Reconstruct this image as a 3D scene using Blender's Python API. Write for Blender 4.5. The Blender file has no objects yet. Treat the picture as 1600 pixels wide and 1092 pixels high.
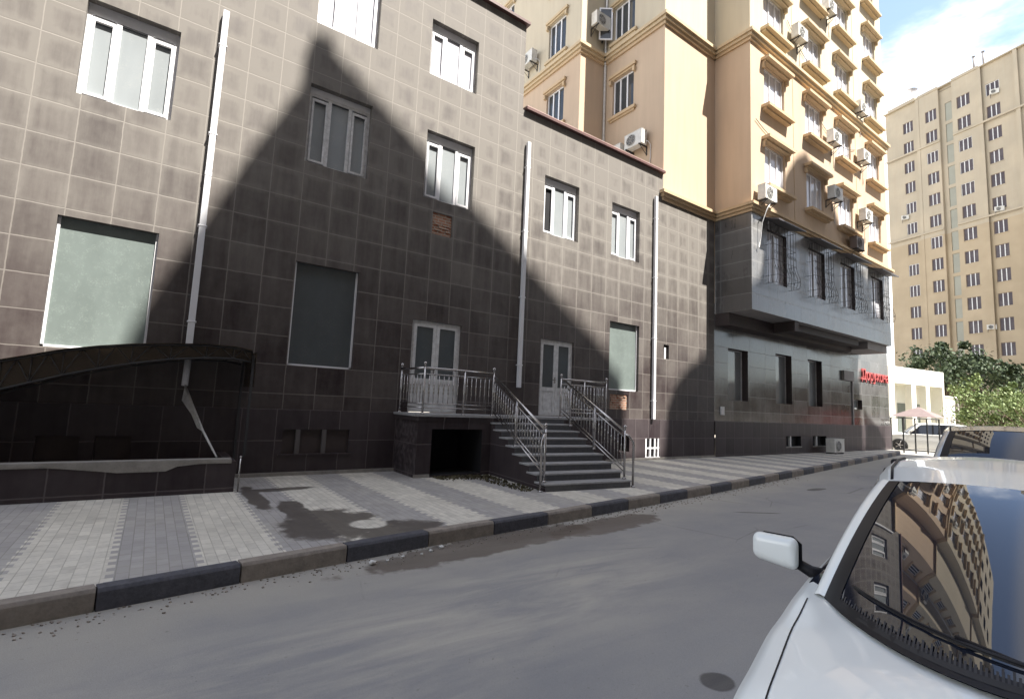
import bpy, bmesh, math, random
from mathutils import Vector, Matrix, noise as mnoise
R = math.radians
random.seed(7)
S = bpy.context.scene
COL = S.collection

# ------------------------------------------------------------ camera
CAMH = 1.65
yaw, pitch, roll = R(35.3056), R(6.1585), R(2.510)
cy, sy, cp, sp = math.cos(yaw), math.sin(yaw), math.cos(pitch), math.sin(pitch)
fwd = Vector((sy*cp, cy*cp, sp)); rgt = Vector((cy, -sy, 0)); up = rgt.cross(fwd)
r2 = math.cos(roll)*rgt + math.sin(roll)*up
u2 = -math.sin(roll)*rgt + math.cos(roll)*up
cam = bpy.data.objects.new('camera', bpy.data.cameras.new('camera'))
M = Matrix((r2, u2, -fwd)).transposed().to_4x4(); M.translation = Vector((0, 0, CAMH))
cam.matrix_world = M
cam.data.sensor_fit = 'HORIZONTAL'; cam.data.sensor_width = 36; cam.data.lens = 786.4/1600*36
cam.data.clip_start = 0.05; cam.data.clip_end = 3000
COL.objects.link(cam); S.camera = cam
# ------------------------------------------------------------ sky, sun, exposure
EL, AZ = 58.0, 20.0                       # elevation; azimuth towards +X from the facade normal
w = bpy.data.worlds.new('World'); S.world = w; w.use_nodes = True
wt = w.node_tree; wt.nodes.clear()
sky = wt.nodes.new('ShaderNodeTexSky'); sky.sky_type = 'NISHITA'; sky.sun_disc = False
sky.sun_elevation = R(EL); sky.sun_rotation = R(180-AZ); sky.dust_density = .5; sky.ozone_density = 1.2
bg = wt.nodes.new('ShaderNodeBackground'); bg.inputs[1].default_value = 0.108
wo = wt.nodes.new('ShaderNodeOutputWorld')
tcw = wt.nodes.new('ShaderNodeTexCoord')
mpw = wt.nodes.new('ShaderNodeMapping'); mpw.inputs['Scale'].default_value = (1.0, 1.0, 2.6)
nzw = wt.nodes.new('ShaderNodeTexNoise'); nzw.inputs['Scale'].default_value = 2.1; nzw.inputs['Detail'].default_value = 7; nzw.inputs['Roughness'].default_value = .6
rmw = wt.nodes.new('ShaderNodeValToRGB'); rmw.color_ramp.elements[0].position = .47; rmw.color_ramp.elements[1].position = .66
mxw = wt.nodes.new('ShaderNodeMixRGB'); mxw.inputs[2].default_value = (9.5, 9.7, 10.0, 1)
L = wt.links.new
hz = wt.nodes.new('ShaderNodeMixRGB');  hz.inputs[2].default_value = (5.2, 4.9, 4.5, 1)   # warm veil added to take the blue out of the sky light
L(tcw.outputs['Generated'], mpw.inputs[0]); L(mpw.outputs[0], nzw.inputs['Vector']); L(nzw.outputs[0], rmw.inputs[0])
spw = wt.nodes.new('ShaderNodeSeparateXYZ'); L(tcw.outputs['Generated'], spw.inputs[0])
adw = wt.nodes.new('ShaderNodeMath'); adw.operation = 'MULTIPLY_ADD'; L(nzw.outputs[0], adw.inputs[0]); adw.inputs[1].default_value = .34; L(spw.outputs[2], adw.inputs[2])
mrw = wt.nodes.new('ShaderNodeMapRange'); mrw.interpolation_type = 'SMOOTHSTEP'; L(adw.outputs[0], mrw.inputs[0])
mrw.inputs[1].default_value = .70; mrw.inputs[2].default_value = .60
yw = wt.nodes.new('ShaderNodeMapRange'); yw.interpolation_type = 'SMOOTHSTEP'; L(spw.outputs[1], yw.inputs[0]); yw.inputs[1].default_value = .0; yw.inputs[2].default_value = .12
vw = wt.nodes.new('ShaderNodeMath'); vw.operation = 'MAXIMUM'; L(mrw.outputs[0], vw.inputs[0]); vw.inputs[1].default_value = .0      # thin high veil between the clouds
pw_ = wt.nodes.new('ShaderNodeMath'); pw_.operation = 'MULTIPLY'; L(vw.outputs[0], pw_.inputs[0]); L(yw.outputs[0], pw_.inputs[1])
L(pw_.outputs[0], mxw.inputs[0])
hm_ = wt.nodes.new('ShaderNodeMapRange'); L(yw.outputs[0], hm_.inputs[0]); hm_.inputs[3].default_value = .48; hm_.inputs[4].default_value = .08; L(hm_.outputs[0], hz.inputs[0]); L(sky.outputs[0], hz.inputs[1]); L(hz.outputs[0], mxw.inputs[1]); L(mxw.outputs[0], bg.inputs[0]); L(bg.outputs[0], wo.inputs[0])
mpw.inputs['Location'].default_value = (0.0, 0.0, 0.0)
sl = bpy.data.lights.new('sun', 'SUN'); sl.energy = 4.6; sl.angle = R(0.45); sl.color = (1, .95, .87)
sun = bpy.data.objects.new('sun', sl); COL.objects.link(sun)
sdir = Vector((-math.sin(R(AZ))*math.cos(R(EL)), math.cos(R(AZ))*math.cos(R(EL)), -math.sin(R(EL))))
sun.rotation_euler = sdir.to_track_quat('-Z', 'Y').to_euler(); sun.location = (20, -20, 60)
S.view_settings.view_transform = 'Standard'; S.view_settings.look = 'None'
S.view_settings.exposure = 1.72; S.view_settings.gamma = 1
S.view_settings.use_curve_mapping = False

# ------------------------------------------------------------ node helpers
class NT:
    def __init__(s, name):
        s.m = bpy.data.materials.new(name); s.m.use_nodes = True; s.t = s.m.node_tree
        s.b = s.t.nodes['Principled BSDF']
        s.pos = s.n('ShaderNodeNewGeometry').outputs['Position']
    def n(s, ty, **kw):
        x = s.t.nodes.new(ty)
        for k, v in kw.items(): setattr(x, k, v)
        return x
    def put(s, sock, v):
        if isinstance(v, bpy.types.NodeSocket): s.t.links.new(v, sock)
        elif isinstance(v, (tuple, list)) and len(v) == 3 and sock.type == 'RGBA': sock.default_value = (*v, 1)
        else: sock.default_value = v
    def math(s, op, a, b=0.0, c=0.0, clamp=False):
        x = s.n('ShaderNodeMath', operation=op, use_clamp=clamp)
        s.put(x.inputs[0], a); s.put(x.inputs[1], b); s.put(x.inputs[2], c); return x.outputs[0]
    def mix(s, f, a, b, mode='MIX'):
        x = s.n('ShaderNodeMixRGB', blend_type=mode); s.put(x.inputs[0], f); s.put(x.inputs[1], a); s.put(x.inputs[2], b); return x.outputs[0]
    def noise(s, scale, detail=4, rough=.55, vec=None, stretch=None, dist=0):
        v = vec or s.pos
        if stretch:
            q = s.n('ShaderNodeMapping'); s.put(q.inputs[0], v); q.inputs['Scale'].default_value = stretch; v = q.outputs[0]
        x = s.n('ShaderNodeTexNoise'); s.put(x.inputs['Vector'], v); x.inputs['Scale'].default_value = scale
        x.inputs['Detail'].default_value = detail; x.inputs['Roughness'].default_value = rough; x.inputs['Distortion'].default_value = dist
        return x.outputs[0]
    def ramp(s, f, p0, p1, a=(0, 0, 0), b=(1, 1, 1)):
        x = s.n('ShaderNodeValToRGB'); e = x.color_ramp.elements
        e[0].position = p0; e[1].position = p1; e[0].color = (*a, 1); e[1].color = (*b, 1); s.put(x.inputs[0], f); return x.outputs[0]
    def step(s, v, a, b):
        x = s.n('ShaderNodeMapRange'); x.interpolation_type = 'SMOOTHSTEP'
        s.put(x.inputs[0], v); x.inputs[1].default_value = a; x.inputs[2].default_value = b; return x.outputs[0]
    def xyz(s, v=None):
        x = s.n('ShaderNodeSeparateXYZ'); s.put(x.inputs[0], v or s.pos); return x.outputs
    def bump(s, h, strength=.3, dist=.02):
        x = s.n('ShaderNodeBump'); s.put(x.inputs['Height'], h); x.inputs['Strength'].default_value = strength; x.inputs['Distance'].default_value = dist
        s.t.links.new(x.outputs[0], s.b.inputs['Normal'])
    def fin(s, col, rough=.6, metal=0, spec=None, coat=None):
        s.put(s.b.inputs['Base Color'], col); s.put(s.b.inputs['Roughness'], rough); s.put(s.b.inputs['Metallic'], metal)
        if spec is not None: s.b.inputs['Specular IOR Level'].default_value = spec
        if coat is not None: s.b.inputs['Coat Weight'].default_value = coat; s.b.inputs['Coat Roughness'].default_value = .04
        return s.m
MATS = {}
def plain(name, col, rough=.6, metal=0, var=.12, scale=3.0, bump=0, spec=None, coat=None, fine=40):
    if name in MATS: return MATS[name]
    t = NT(name)
    a = t.noise(scale, 5); b = t.noise(fine, 3)
    f = t.math('ADD', t.math('MULTIPLY', a, .7), t.math('MULTIPLY', b, .3))
    f = t.ramp(f, .3, .7)
    c = t.mix(f, tuple(x*(1-var) for x in col), tuple(min(1, x*(1+var)) for x in col))
    if bump: t.bump(b, bump, .01)
    MATS[name] = t.fin(c, rough, metal, spec, coat); return MATS[name]

# facade tile: dark brown porcelain under a film of pale dust that is thickest along the joints, plus a painted hazy veil
def tile_mat(name, w_, h_, ox, oz, axis='x', base=(.027, .017, .018), dusty_hazy=(.185, .170, .153), amount=1.0, rough=.45, lo=0.0, lod=9.0, joint=.013, spec=.5):
    t = NT(name); X, Y, Z = t.xyz()
    U = X if axis == 'x' else Y
    wob = t.math('MULTIPLY', t.math('SUBTRACT', t.noise(7, 3), .5), .018)
    u = t.math('DIVIDE', t.math('ADD', t.math('SUBTRACT', U, ox), wob), w_); v = t.math('DIVIDE', t.math('ADD', t.math('SUBTRACT', Z, oz), wob), h_)
    def edge(q, size):
        f = t.math('FRACT', q); d = t.math('MINIMUM', f, t.math('SUBTRACT', 1.0, f)); return t.math('MULTIPLY', d, size)
    d = t.math('MINIMUM', edge(u, w_), edge(v, h_))
    cell = t.n('ShaderNodeCombineXYZ'); t.put(cell.inputs[0], t.math('FLOOR', u)); t.put(cell.inputs[1], t.math('FLOOR', v))
    wn = t.n('ShaderNodeTexWhiteNoise', noise_dimensions='2D'); t.put(wn.inputs['Vector'], cell.outputs[0])
    jline = t.math('SUBTRACT', 1.0, t.step(d, joint*.4, joint))
    high = t.step(Z, lo, lo+lod)
    wdt = t.math('ADD', .012, t.math('MULTIPLY', t.math('POWER', high, 1.7), .2))
    film = t.math('SUBTRACT', 1.0, t.step(t.math('DIVIDE', t.math('ADD', d, t.math('MULTIPLY', t.math('SUBTRACT', t.noise(4, 4), .5), .09)), wdt), .0, 1.0))                                   # rain and dust, plus a painted hazy veil, whiten the upper storeys
    n1 = t.noise(1.1, 5, .6); n2 = t.noise(9, 4, .6); ns = t.noise(2.4, 5, .65, stretch=(2.2, 2.2, .3))
    f = t.math('ADD', t.math('ADD', .13, t.math('MULTIPLY', high, .66)), t.math('MULTIPLY', film, t.math('ADD', -.02, t.math('MULTIPLY', t.math('MULTIPLY', high, high), .5))))
    f = t.math('ADD', f, t.math('MULTIPLY', t.math('SUBTRACT', n1, .5), .7))
    f = t.math('ADD', f, t.math('MULTIPLY', t.math('SUBTRACT', ns, .5), t.math('ADD', .4, t.math('MULTIPLY', high, .7))))
    f = t.math('ADD', f, t.math('MULTIPLY', t.math('SUBTRACT', wn.outputs[0], .5), .22))
    f = t.math('ADD', f, t.math('MULTIPLY', t.math('SUBTRACT', n2, .5), .2))
    f = t.math('MULTIPLY', f, amount, clamp=True)
    b = t.mix(wn.outputs[0], base, tuple(x*1.35 for x in base))
    c = t.mix(f, b, dusty_hazy)
    jc = t.mix(high, tuple((x+y*1.5)*.5 for x, y in zip(base, dusty_hazy)), tuple(min(1, x*1.45) for x in dusty_hazy))
    c = t.mix(t.math('MULTIPLY', jline, t.math('ADD', .6, t.math('MULTIPLY', n2, .6))), c, jc)
    t.bump(t.math('SUBTRACT', 1.0, jline), .5, .004)
    return t.fin(c, t.math('ADD', rough, t.math('MULTIPLY', f, .3)), spec=spec)
TILE = tile_mat('facade_tile', .618, .593, -.25, 4.62, rough=.48, spec=.34)
TILE_SIDE = tile_mat('facade_tile_side', .618, .593, 11.2, 4.62, axis='y')
PLINTH = tile_mat('plinth_tile', .64, .635, 16.85, .07, base=(.030, .022, .025), dusty_hazy=(.13, .115, .115), amount=.8, lo=-1, lod=8, rough=.4, spec=.2)
GRAN = tile_mat('granite_tile', 1.24, .62, 17.5, 5.46, base=(.06, .058, .058), dusty_hazy=(.30, .30, .30), amount=.8, rough=.14, lo=2, lod=9, joint=.008)
GRAN_SIDE = tile_mat('granite_side', 1.24, .62, 9.7, 5.46, axis='y', base=(.05, .047, .047), dusty_hazy=(.2, .2, .2), amount=.5, rough=.2, lo=2, lod=9, joint=.012)

def stucco(name, lowc, highc, zc):
    t = NT(name); X, Y, Z = t.xyz()
    f = t.math('GREATER_THAN', Z, zc)
    c = t.mix(f, lowc, highc)
    st = t.noise(1.6, 5, .6, stretch=(3, 3, .25)); bl = t.noise(.35, 4)
    c = t.mix(t.math('MULTIPLY', t.ramp(st, .35, .75), .25), c, (.33, .26, .19))
    c = t.mix(t.math('MULTIPLY', t.ramp(bl, .4, .7), .15), c, (.75, .62, .45))
    t.bump(t.noise(60, 3), .15, .01)
    return t.fin(c, .85, spec=.2)
STUC = stucco('ochre_stucco', (.53, .405, .295), (.52, .465, .36), 16.1)
STUC2 = stucco('cornice_stucco', (.54, .40, .25), (.54, .43, .28), 16.1)
FARW = stucco('far_stucco', (.36, .295, .205), (.38, .335, .26), 26)
def paving():
    t = NT('paving_blocks'); X, Y, Z = t.xyz()
    brick = t.n('ShaderNodeTexBrick'); brick.offset = .5
    cv = t.n('ShaderNodeCombineXYZ'); t.put(cv.inputs[0], Y); t.put(cv.inputs[1], X); t.put(brick.inputs['Vector'], cv.outputs[0])
    brick.inputs['Scale'].default_value = 1; brick.inputs['Brick Width'].default_value = .2; brick.inputs['Row Height'].default_value = .1
    brick.inputs['Mortar Size'].default_value = .005; brick.inputs['Mortar Smooth'].default_value = .3
    brick.inputs['Color1'].default_value = (.9, .9, .9, 1); brick.inputs['Color2'].default_value = (1.05, 1.05, 1.05, 1); brick.inputs['Mortar'].default_value = (.78, .78, .76, 1)
    # the block edge of each colour band follows the block joints
    yq = t.math('MULTIPLY', t.math('FRACT', t.math('MULTIPLY', Y, 5.0)), 1.0)
    tooth = t.math('MULTIPLY', t.math('GREATER_THAN', yq, .5), .06)
    u = t.math('FRACT', t.math('DIVIDE', t.math('ADD', t.math('ADD', X, .86), tooth), 1.44))
    dark = t.math('GREATER_THAN', u, .52)
    n1 = t.noise(.8, 5); n2 = t.noise(14, 4, .6)
    c = t.mix(dark, (.64, .61, .54), (.37, .357, .35))
    c = t.mix(1.0, c, brick.outputs[0], 'MULTIPLY')
    c = t.mix(t.math('MULTIPLY', t.ramp(n1, .45, .75), .5), c, (.42, .40, .35))
    c = t.mix(t.math('MULTIPLY', t.ramp(n2, .5, .8), .35), c, (.32, .30, .27))
    wet = None
    wob = t.math('MULTIPLY', t.math('SUBTRACT', t.noise(2.3, 5, .65), .5), 1.6)
    for (x0, y0, rx, ry, an) in ((1.5, 9.0, .14, 1.1, 0), (1.85, 7.8, .2, .75, 0), (2.1, 6.85, .62, .85, 0), (2.75, 6.15, .62, .5, 0), (1.9, 9.6, .6, .18, 0)):
        e = t.math('SQRT', t.math('ADD', t.math('POWER', t.math('DIVIDE', t.math('SUBTRACT', X, x0), rx), 2.0), t.math('POWER', t.math('DIVIDE', t.math('SUBTRACT', Y, y0), ry), 2.0)))
        e = t.math('SUBTRACT', 1.0, t.step(t.math('ADD', e, wob), .85, 1.1))
        wet = e if wet is None else t.math('MAXIMUM', wet, e)
    ring = t.math('SQRT', t.math('ADD', t.math('POWER', t.math('SUBTRACT', X, 2.5), 2.0), t.math('POWER', t.math('SUBTRACT', Y, 6.62), 2.0)))
    wet = t.math('MULTIPLY', wet, t.step(ring, .2, .27))
    c = t.mix(t.math('MULTIPLY', wet, .85), c, (.060, .048, .040))
    jd = t.math('MULTIPLY', t.math('MULTIPLY', brick.outputs['Fac'], t.ramp(t.noise(1.7, 4), .35, .65)), .35)
    c = t.mix(jd, c, (.13, .115, .095))
    gr = t.math('MULTIPLY', t.ramp(t.noise(3.3, 6, .7), .52, .75), .4); c = t.mix(gr, c, (.22, .205, .18))
    wn = t.n('ShaderNodeTexWhiteNoise', noise_dimensions='2D'); q = t.n('ShaderNodeCombineXYZ'); t.put(q.inputs[0], t.math('FLOOR', t.math('MULTIPLY', X, 10))); t.put(q.inputs[1], t.math('FLOOR', t.math('MULTIPLY', Y, 5))); t.put(wn.inputs['Vector'], q.outputs[0])
    c = t.mix(1.0, c, t.ramp(wn.outputs[0], 0, 1, (.93, .93, .93), (1.05, 1.05, 1.04)), 'MULTIPLY')
    t.bump(t.math('ADD', brick.outputs['Fac'], t.math('MULTIPLY', t.noise(.9, 3), -3)), -.4, .004)
    return t.fin(c, t.math('SUBTRACT', .85, t.math('MULTIPLY', wet, .35)))
PAVE = paving()
def asphalt():
    t = NT('asphalt'); X, Y, Z = t.xyz()
    n1 = t.noise(.5, 5); n2 = t.noise(55, 3, .7); n3 = t.noise(3, 6, .65)
    c = t.mix(t.ramp(n1, .35, .7), (.255, .255, .26), (.30, .293, .285))
    c = t.mix(t.math('MULTIPLY', t.ramp(n2, .4, .8), .35), c, (.20, .20, .20))
    c = t.mix(t.math('MULTIPLY', t.ramp(n3, .45, .75), .3), c, (.33, .315, .29))
    kd = t.math('SUBTRACT', t.math('ADD', 5.5, t.math('MULTIPLY', X, .132)), Y)     # distance from the kerb
    wob = t.math('SUBTRACT', t.noise(1.2, 5, .6), .5)
    dust = t.math('SUBTRACT', 1.0, t.step(t.math('ADD', kd, t.math('MULTIPLY', wob, 1.6)), .1, 1.6))
    c = t.mix(t.math('MULTIPLY', dust, .6), c, (.40, .375, .32))
    def blob(x0, y0, rx, ry, wa, k, col, cc):
        e = t.math('SQRT', t.math('ADD', t.math('POWER', t.math('DIVIDE', t.math('SUBTRACT', X, x0), rx), 2.0), t.math('POWER', t.math('DIVIDE', t.math('SUBTRACT', Y, t.math('ADD', y0, t.math('MULTIPLY', t.math('SUBTRACT', X, x0), k))), ry), 2.0)))
        e = t.math('SUBTRACT', 1.0, t.step(t.math('ADD', e, t.math('MULTIPLY', t.math('SUBTRACT', t.noise(3.1, 5, .6), .5), wa)), .85, 1.05))
        return t.mix(t.math('MULTIPLY', e, .8), cc, col)
    c = blob(3.9, 5.62, 2.0, .36, 1.0, .13, (.075, .055, .042), c)
    c = blob(6.1, 5.72, 1.3, .36, 1.1, .13, (.085, .062, .048), c)
    c = blob(3.34, 2.12, .14, .115, .5, 0, (.045, .04, .04), c)
    c = blob(9.45, 5.15, .42, .05, .8, -.6, (.05, .045, .04), c)
    c = blob(14.0, 6.1, .5, .12, .8, 0, (.06, .055, .05), c)
    # sunlight thrown back by the windows, painted as pale streaks on the carriageway
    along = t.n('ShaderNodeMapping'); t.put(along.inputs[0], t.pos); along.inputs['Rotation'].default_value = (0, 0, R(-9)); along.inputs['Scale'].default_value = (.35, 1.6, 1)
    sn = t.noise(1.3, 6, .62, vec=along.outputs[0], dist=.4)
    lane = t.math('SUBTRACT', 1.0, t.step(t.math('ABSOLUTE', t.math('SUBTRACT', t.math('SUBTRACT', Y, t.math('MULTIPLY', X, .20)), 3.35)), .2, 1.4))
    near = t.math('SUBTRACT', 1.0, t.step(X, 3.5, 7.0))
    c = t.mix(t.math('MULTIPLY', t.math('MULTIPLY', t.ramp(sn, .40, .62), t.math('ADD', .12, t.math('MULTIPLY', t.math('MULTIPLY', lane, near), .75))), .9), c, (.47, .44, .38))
    # cracks
    vo = t.n('ShaderNodeTexVoronoi', feature='DISTANCE_TO_EDGE'); wv = t.mix(.35, t.pos, t.n('ShaderNodeTexNoise').outputs[1]); t.put(vo.inputs['Vector'], wv); vo.inputs['Scale'].default_value = .55
    cr = t.math('MULTIPLY', t.math('SUBTRACT', 1.0, t.step(vo.outputs['Distance'], .0, .006)), t.step(t.noise(.45, 3), .5, .6))
    c = t.mix(t.math('MULTIPLY', cr, .55), c, (.10, .095, .09))
    sp = t.math('MULTIPLY', t.step(t.noise(24, 2, .5), .69, .73), t.step(t.noise(1.4, 3), .45, .6))
    c = t.mix(t.math('MULTIPLY', sp, .5), c, (.13, .12, .11))
    ag = t.noise(170, 2, .8)
    c = t.mix(.55, c, t.mix(1.0, c, t.ramp(ag, .3, .7, (.62, .62, .62), (1.25, 1.25, 1.25)), 'MULTIPLY'))
    t.bump(t.math('ADD', n2, t.math('MULTIPLY', n3, .5)), .35, .006)
    return t.fin(c, .82)
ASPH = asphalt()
def brickm():
    t = NT('raw_brick'); X, Y, Z = t.xyz()
    b = t.n('ShaderNodeTexBrick'); cv = t.n('ShaderNodeCombineXYZ'); t.put(cv.inputs[0], X); t.put(cv.inputs[1], Z); t.put(b.inputs['Vector'], cv.outputs[0])
    b.inputs['Scale'].default_value = 1; b.inputs['Brick Width'].default_value = .2; b.inputs['Row Height'].default_value = .075; b.inputs['Mortar Size'].default_value = .012
    b.inputs['Color1'].default_value = (.30, .12, .07, 1); b.inputs['Color2'].default_value = (.42, .2, .12, 1); b.inputs['Mortar'].default_value = (.42, .36, .30, 1)
    return t.fin(t.mix(t.math('MULTIPLY', t.ramp(t.noise(15, 4), .45, .7), .7), b.outputs[0], (.3, .25, .2)), .9)
BRICK = brickm()
def film_glass(name, base, streak, rough=.12, sc=6.0, spec=.5):
    t = NT(name)
    a = t.noise(sc, 6, .7); b = t.noise(sc*.3, 4, .6, stretch=(1, 1, .4)); s_ = t.noise(38, 2, .8)
    c = t.mix(t.ramp(b, .3, .7), base, tuple(x*1.3 for x in base))
    c = t.mix(t.math('MULTIPLY', t.math('MULTIPLY', t.ramp(a, .46, .68), t.ramp(s_, .45, .65)), .85), c, streak)
    return t.fin(c, rough, spec=spec)
SHOPG = film_glass('whitewashed_glass', (.130, .155, .147), (.24, .28, .26), .3)
PANE = film_glass('net_curtain_pane', (.24, .26, .27), (.36, .37, .37), .07, 2.5)
PANEB = film_glass('bright_curtain_pane', (.50, .50, .54), (.7, .7, .7), .08, 5)
DPANE = film_glass('dark_pane', (.045, .05, .055), (.1, .1, .1), .06, 3)
DOORG = film_glass('door_glass', (.075, .085, .09), (.12, .13, .13), .08, 3)
FARG = film_glass('far_pane', (.06, .05, .058), (.2, .18, .18), .3, 1, .15)
WHITE = plain('white_pvc', (.78, .78, .80), .35, var=.06)
WHITE2 = plain('dirty_white_pvc', (.62, .62, .62), .45, var=.25, scale=8)
PIPEW = plain('downpipe_white', (.72, .72, .74), .4, var=.06)
STEEL = plain('stainless_steel', (.46, .44, .43), .27, 1.0, var=.1, scale=12)
STEP = plain('step_granite', (.085, .085, .09), .45, var=.25, scale=14)
STEPN = plain('step_nosing', (.33, .33, .335), .5, var=.2, scale=9)
CONC = plain('coping_concrete', (.27, .255, .235), .85, var=.25, scale=6, bump=.3)
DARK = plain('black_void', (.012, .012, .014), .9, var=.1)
COPE = plain('oxblood_coping', (.11, .055, .05), .45, var=.2)
KERBD = plain('kerb_navy_paint', (.072, .073, .088), .7, var=.35, scale=10, bump=.3)
KERBL = plain('kerb_worn_paint', (.25, .22, .19), .85, var=.3, scale=8, bump=.3)
GROUND = plain('dusty_ground', (.40, .36, .29), .95, var=.2, scale=.6, bump=.3)
ACW = plain('ac_casing', (.62, .61, .57), .5, var=.15, scale=6)
ACD = plain('ac_dark', (.06, .06, .065), .6, var=.2)
ACB = plain('ac_brown_casing', (.16, .12, .10), .6, var=.2)
IRON = plain('black_iron', (.03, .03, .032), .55, var=.2)
TINAW = plain('awning_tin', (.10, .09, .095), .5, var=.25, scale=5)
WALLW = plain('white_plaster', (.80, .79, .72), .9, var=.05, scale=2)
FARC = plain('stair_glass_block', (.25, .25, .20), .4, var=.12, scale=.7)
OPP = plain('opposite_plaster', (.15, .125, .10), .9, var=.12, scale=.5)
REDP = plain('red_paint', (.46, .09, .09), .4, var=.1)
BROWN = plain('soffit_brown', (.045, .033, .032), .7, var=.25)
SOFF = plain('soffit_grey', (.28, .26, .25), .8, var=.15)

# ------------------------------------------------------------ mesh helpers
class MB:
    def __init__(s): s.v = []; s.f = []; s.mi = []; s.mats = []; s.sm = []
    def mid(s, m):
        if m not in s.mats: s.mats.append(m)
        return s.mats.index(m)
    def add(s, vs, fs, m, smooth=False):
        o = len(s.v); s.v += [tuple(v) for v in vs]; k = s.mid(m)
        for f in fs: s.f.append([o+i for i in f]); s.mi.append(k); s.sm.append(smooth)
        return s
    def quad(s, a, b, c, d, m): return s.add([a, b, c, d], [(0, 1, 2, 3)], m)
    def box(s, x0, x1, y0, y1, z0, z1, m):
        v = [(x, y, z) for z in (z0, z1) for y in (y0, y1) for x in (x0, x1)]
        return s.add(v, [(0, 2, 3, 1), (4, 5, 7, 6), (0, 1, 5, 4), (2, 6, 7, 3), (0, 4, 6, 2), (1, 3, 7, 5)], m)
    def obox(s, c, ax, ay, az, m):       # centre + half axes
        c, ax, ay, az = map(Vector, (c, ax, ay, az))
        v = [c+i*ax+j*ay+k*az for k in (-1, 1) for j in (-1, 1) for i in (-1, 1)]
        return s.add(v, [(0, 2, 3, 1), (4, 5, 7, 6), (0, 1, 5, 4), (2, 6, 7, 3), (0, 4, 6, 2), (1, 3, 7, 5)], m)
    def tube(s, pts, r, m, n=8, cap=True):
        pts = [Vector(p) for p in pts]; rs = r if isinstance(r, (list, tuple)) else [r]*len(pts)
        vs = []; ref = None
        for i, p in enumerate(pts):
            d = (pts[min(i+1, len(pts)-1)]-pts[max(i-1, 0)]).normalized()
            a = d.orthogonal().normalized() if ref is None else (ref-ref.dot(d)*d).normalized()
            ref = a; b = d.cross(a)
            vs += [p+rs[i]*(math.cos(2*math.pi*k/n)*a+math.sin(2*math.pi*k/n)*b) for k in range(n)]
        fs = [(i*n+k, i*n+(k+1) % n, (i+1)*n+(k+1) % n, (i+1)*n+k) for i in range(len(pts)-1) for k in range(n)]
        if cap: fs += [tuple(range(n))[::-1], tuple(range((len(pts)-1)*n, len(pts)*n))]
        return s.add(vs, fs, m, True)
    def ball(s, c, r, m, n=8, k=5, sc=(1, 1, 1)):
        c = Vector(c); vs = [c+Vector((0, 0, r*sc[2]))]; fs = []
        for i in range(1, k):
            a = math.pi*i/k
            vs += [c+Vector((r*sc[0]*math.sin(a)*math.cos(2*math.pi*j/n), r*sc[1]*math.sin(a)*math.sin(2*math.pi*j/n), r*sc[2]*math.cos(a))) for j in range(n)]
        vs.append(c-Vector((0, 0, r*sc[2])))
        for j in range(n):
            fs.append((0, 1+j, 1+(j+1) % n)); fs.append((len(vs)-1, 1+(k-2)*n+(j+1) % n, 1+(k-2)*n+j))
            for i in range(k-2): fs.append((1+i*n+j, 1+(i+1)*n+j, 1+(i+1)*n+(j+1) % n, 1+i*n+(j+1) % n))
        return s.add(vs, fs, m, True)
    def prism(s, poly, z0, z1, m, top=None):
        n = len(poly); vs = [(x, y, z0) for x, y in poly]+[(x, y, z1) for x, y in poly]
        s.add(vs, [(i, (i+1) % n, n+(i+1) % n, n+i) for i in range(n)]+[tuple(range(n))[::-1]], m)
        s.add([(x, y, z1) for x, y in poly], [tuple(range(n))], top or m); return s
    def build(s, name, parent=None, bevel=0, mat_world=None):
        me = bpy.data.meshes.new(name); me.from_pydata(s.v, [], s.f)
        for m in s.mats: me.materials.append(m)
        for p, k, q in zip(me.polygons, s.mi, s.sm): p.material_index = k; p.use_smooth = q
        bm = bmesh.new(); bm.from_mesh(me); bmesh.ops.recalc_face_normals(bm, faces=bm.faces); bm.to_mesh(me); bm.free()
        me.update()
        o = bpy.data.objects.new(name, me); COL.objects.link(o)
        if parent is not None: o.parent = parent; o.matrix_parent_inverse = Matrix.Translation(-parent.location) if False else parent_inv(parent)
        if bevel:
            b = o.modifiers.new('bevel', 'BEVEL'); b.width = bevel; b.segments = 2; b.limit_method = 'ANGLE'
        return o
def parent_inv(p):
    m = Matrix.Identity(4); q = p
    chain = []
    while q is not None: chain.append(q); q = q.parent
    for q in reversed(chain): m = m @ q.matrix_parent_inverse @ q.matrix_basis
    return m.inverted()
def tag(o, label=None, cat=None, group=None, kind=None):
    if label: o['label'] = label
    if cat: o['category'] = cat
    if group: o['group'] = group
    if kind: o['kind'] = kind
    return o
def thing(name, loc, label, cat, group=None, rz=0):
    o = bpy.data.objects.new(name, None); o.location = loc; o.rotation_euler = (0, 0, rz); o.empty_display_size = .3
    COL.objects.link(o); return tag(o, label, cat, group)
def copy_tree(o, parent=None):
    c = o.copy(); COL.objects.link(c)
    if parent is not None: c.parent = parent
    for ch in list(o.children): copy_tree(ch, c)
    return c

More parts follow.
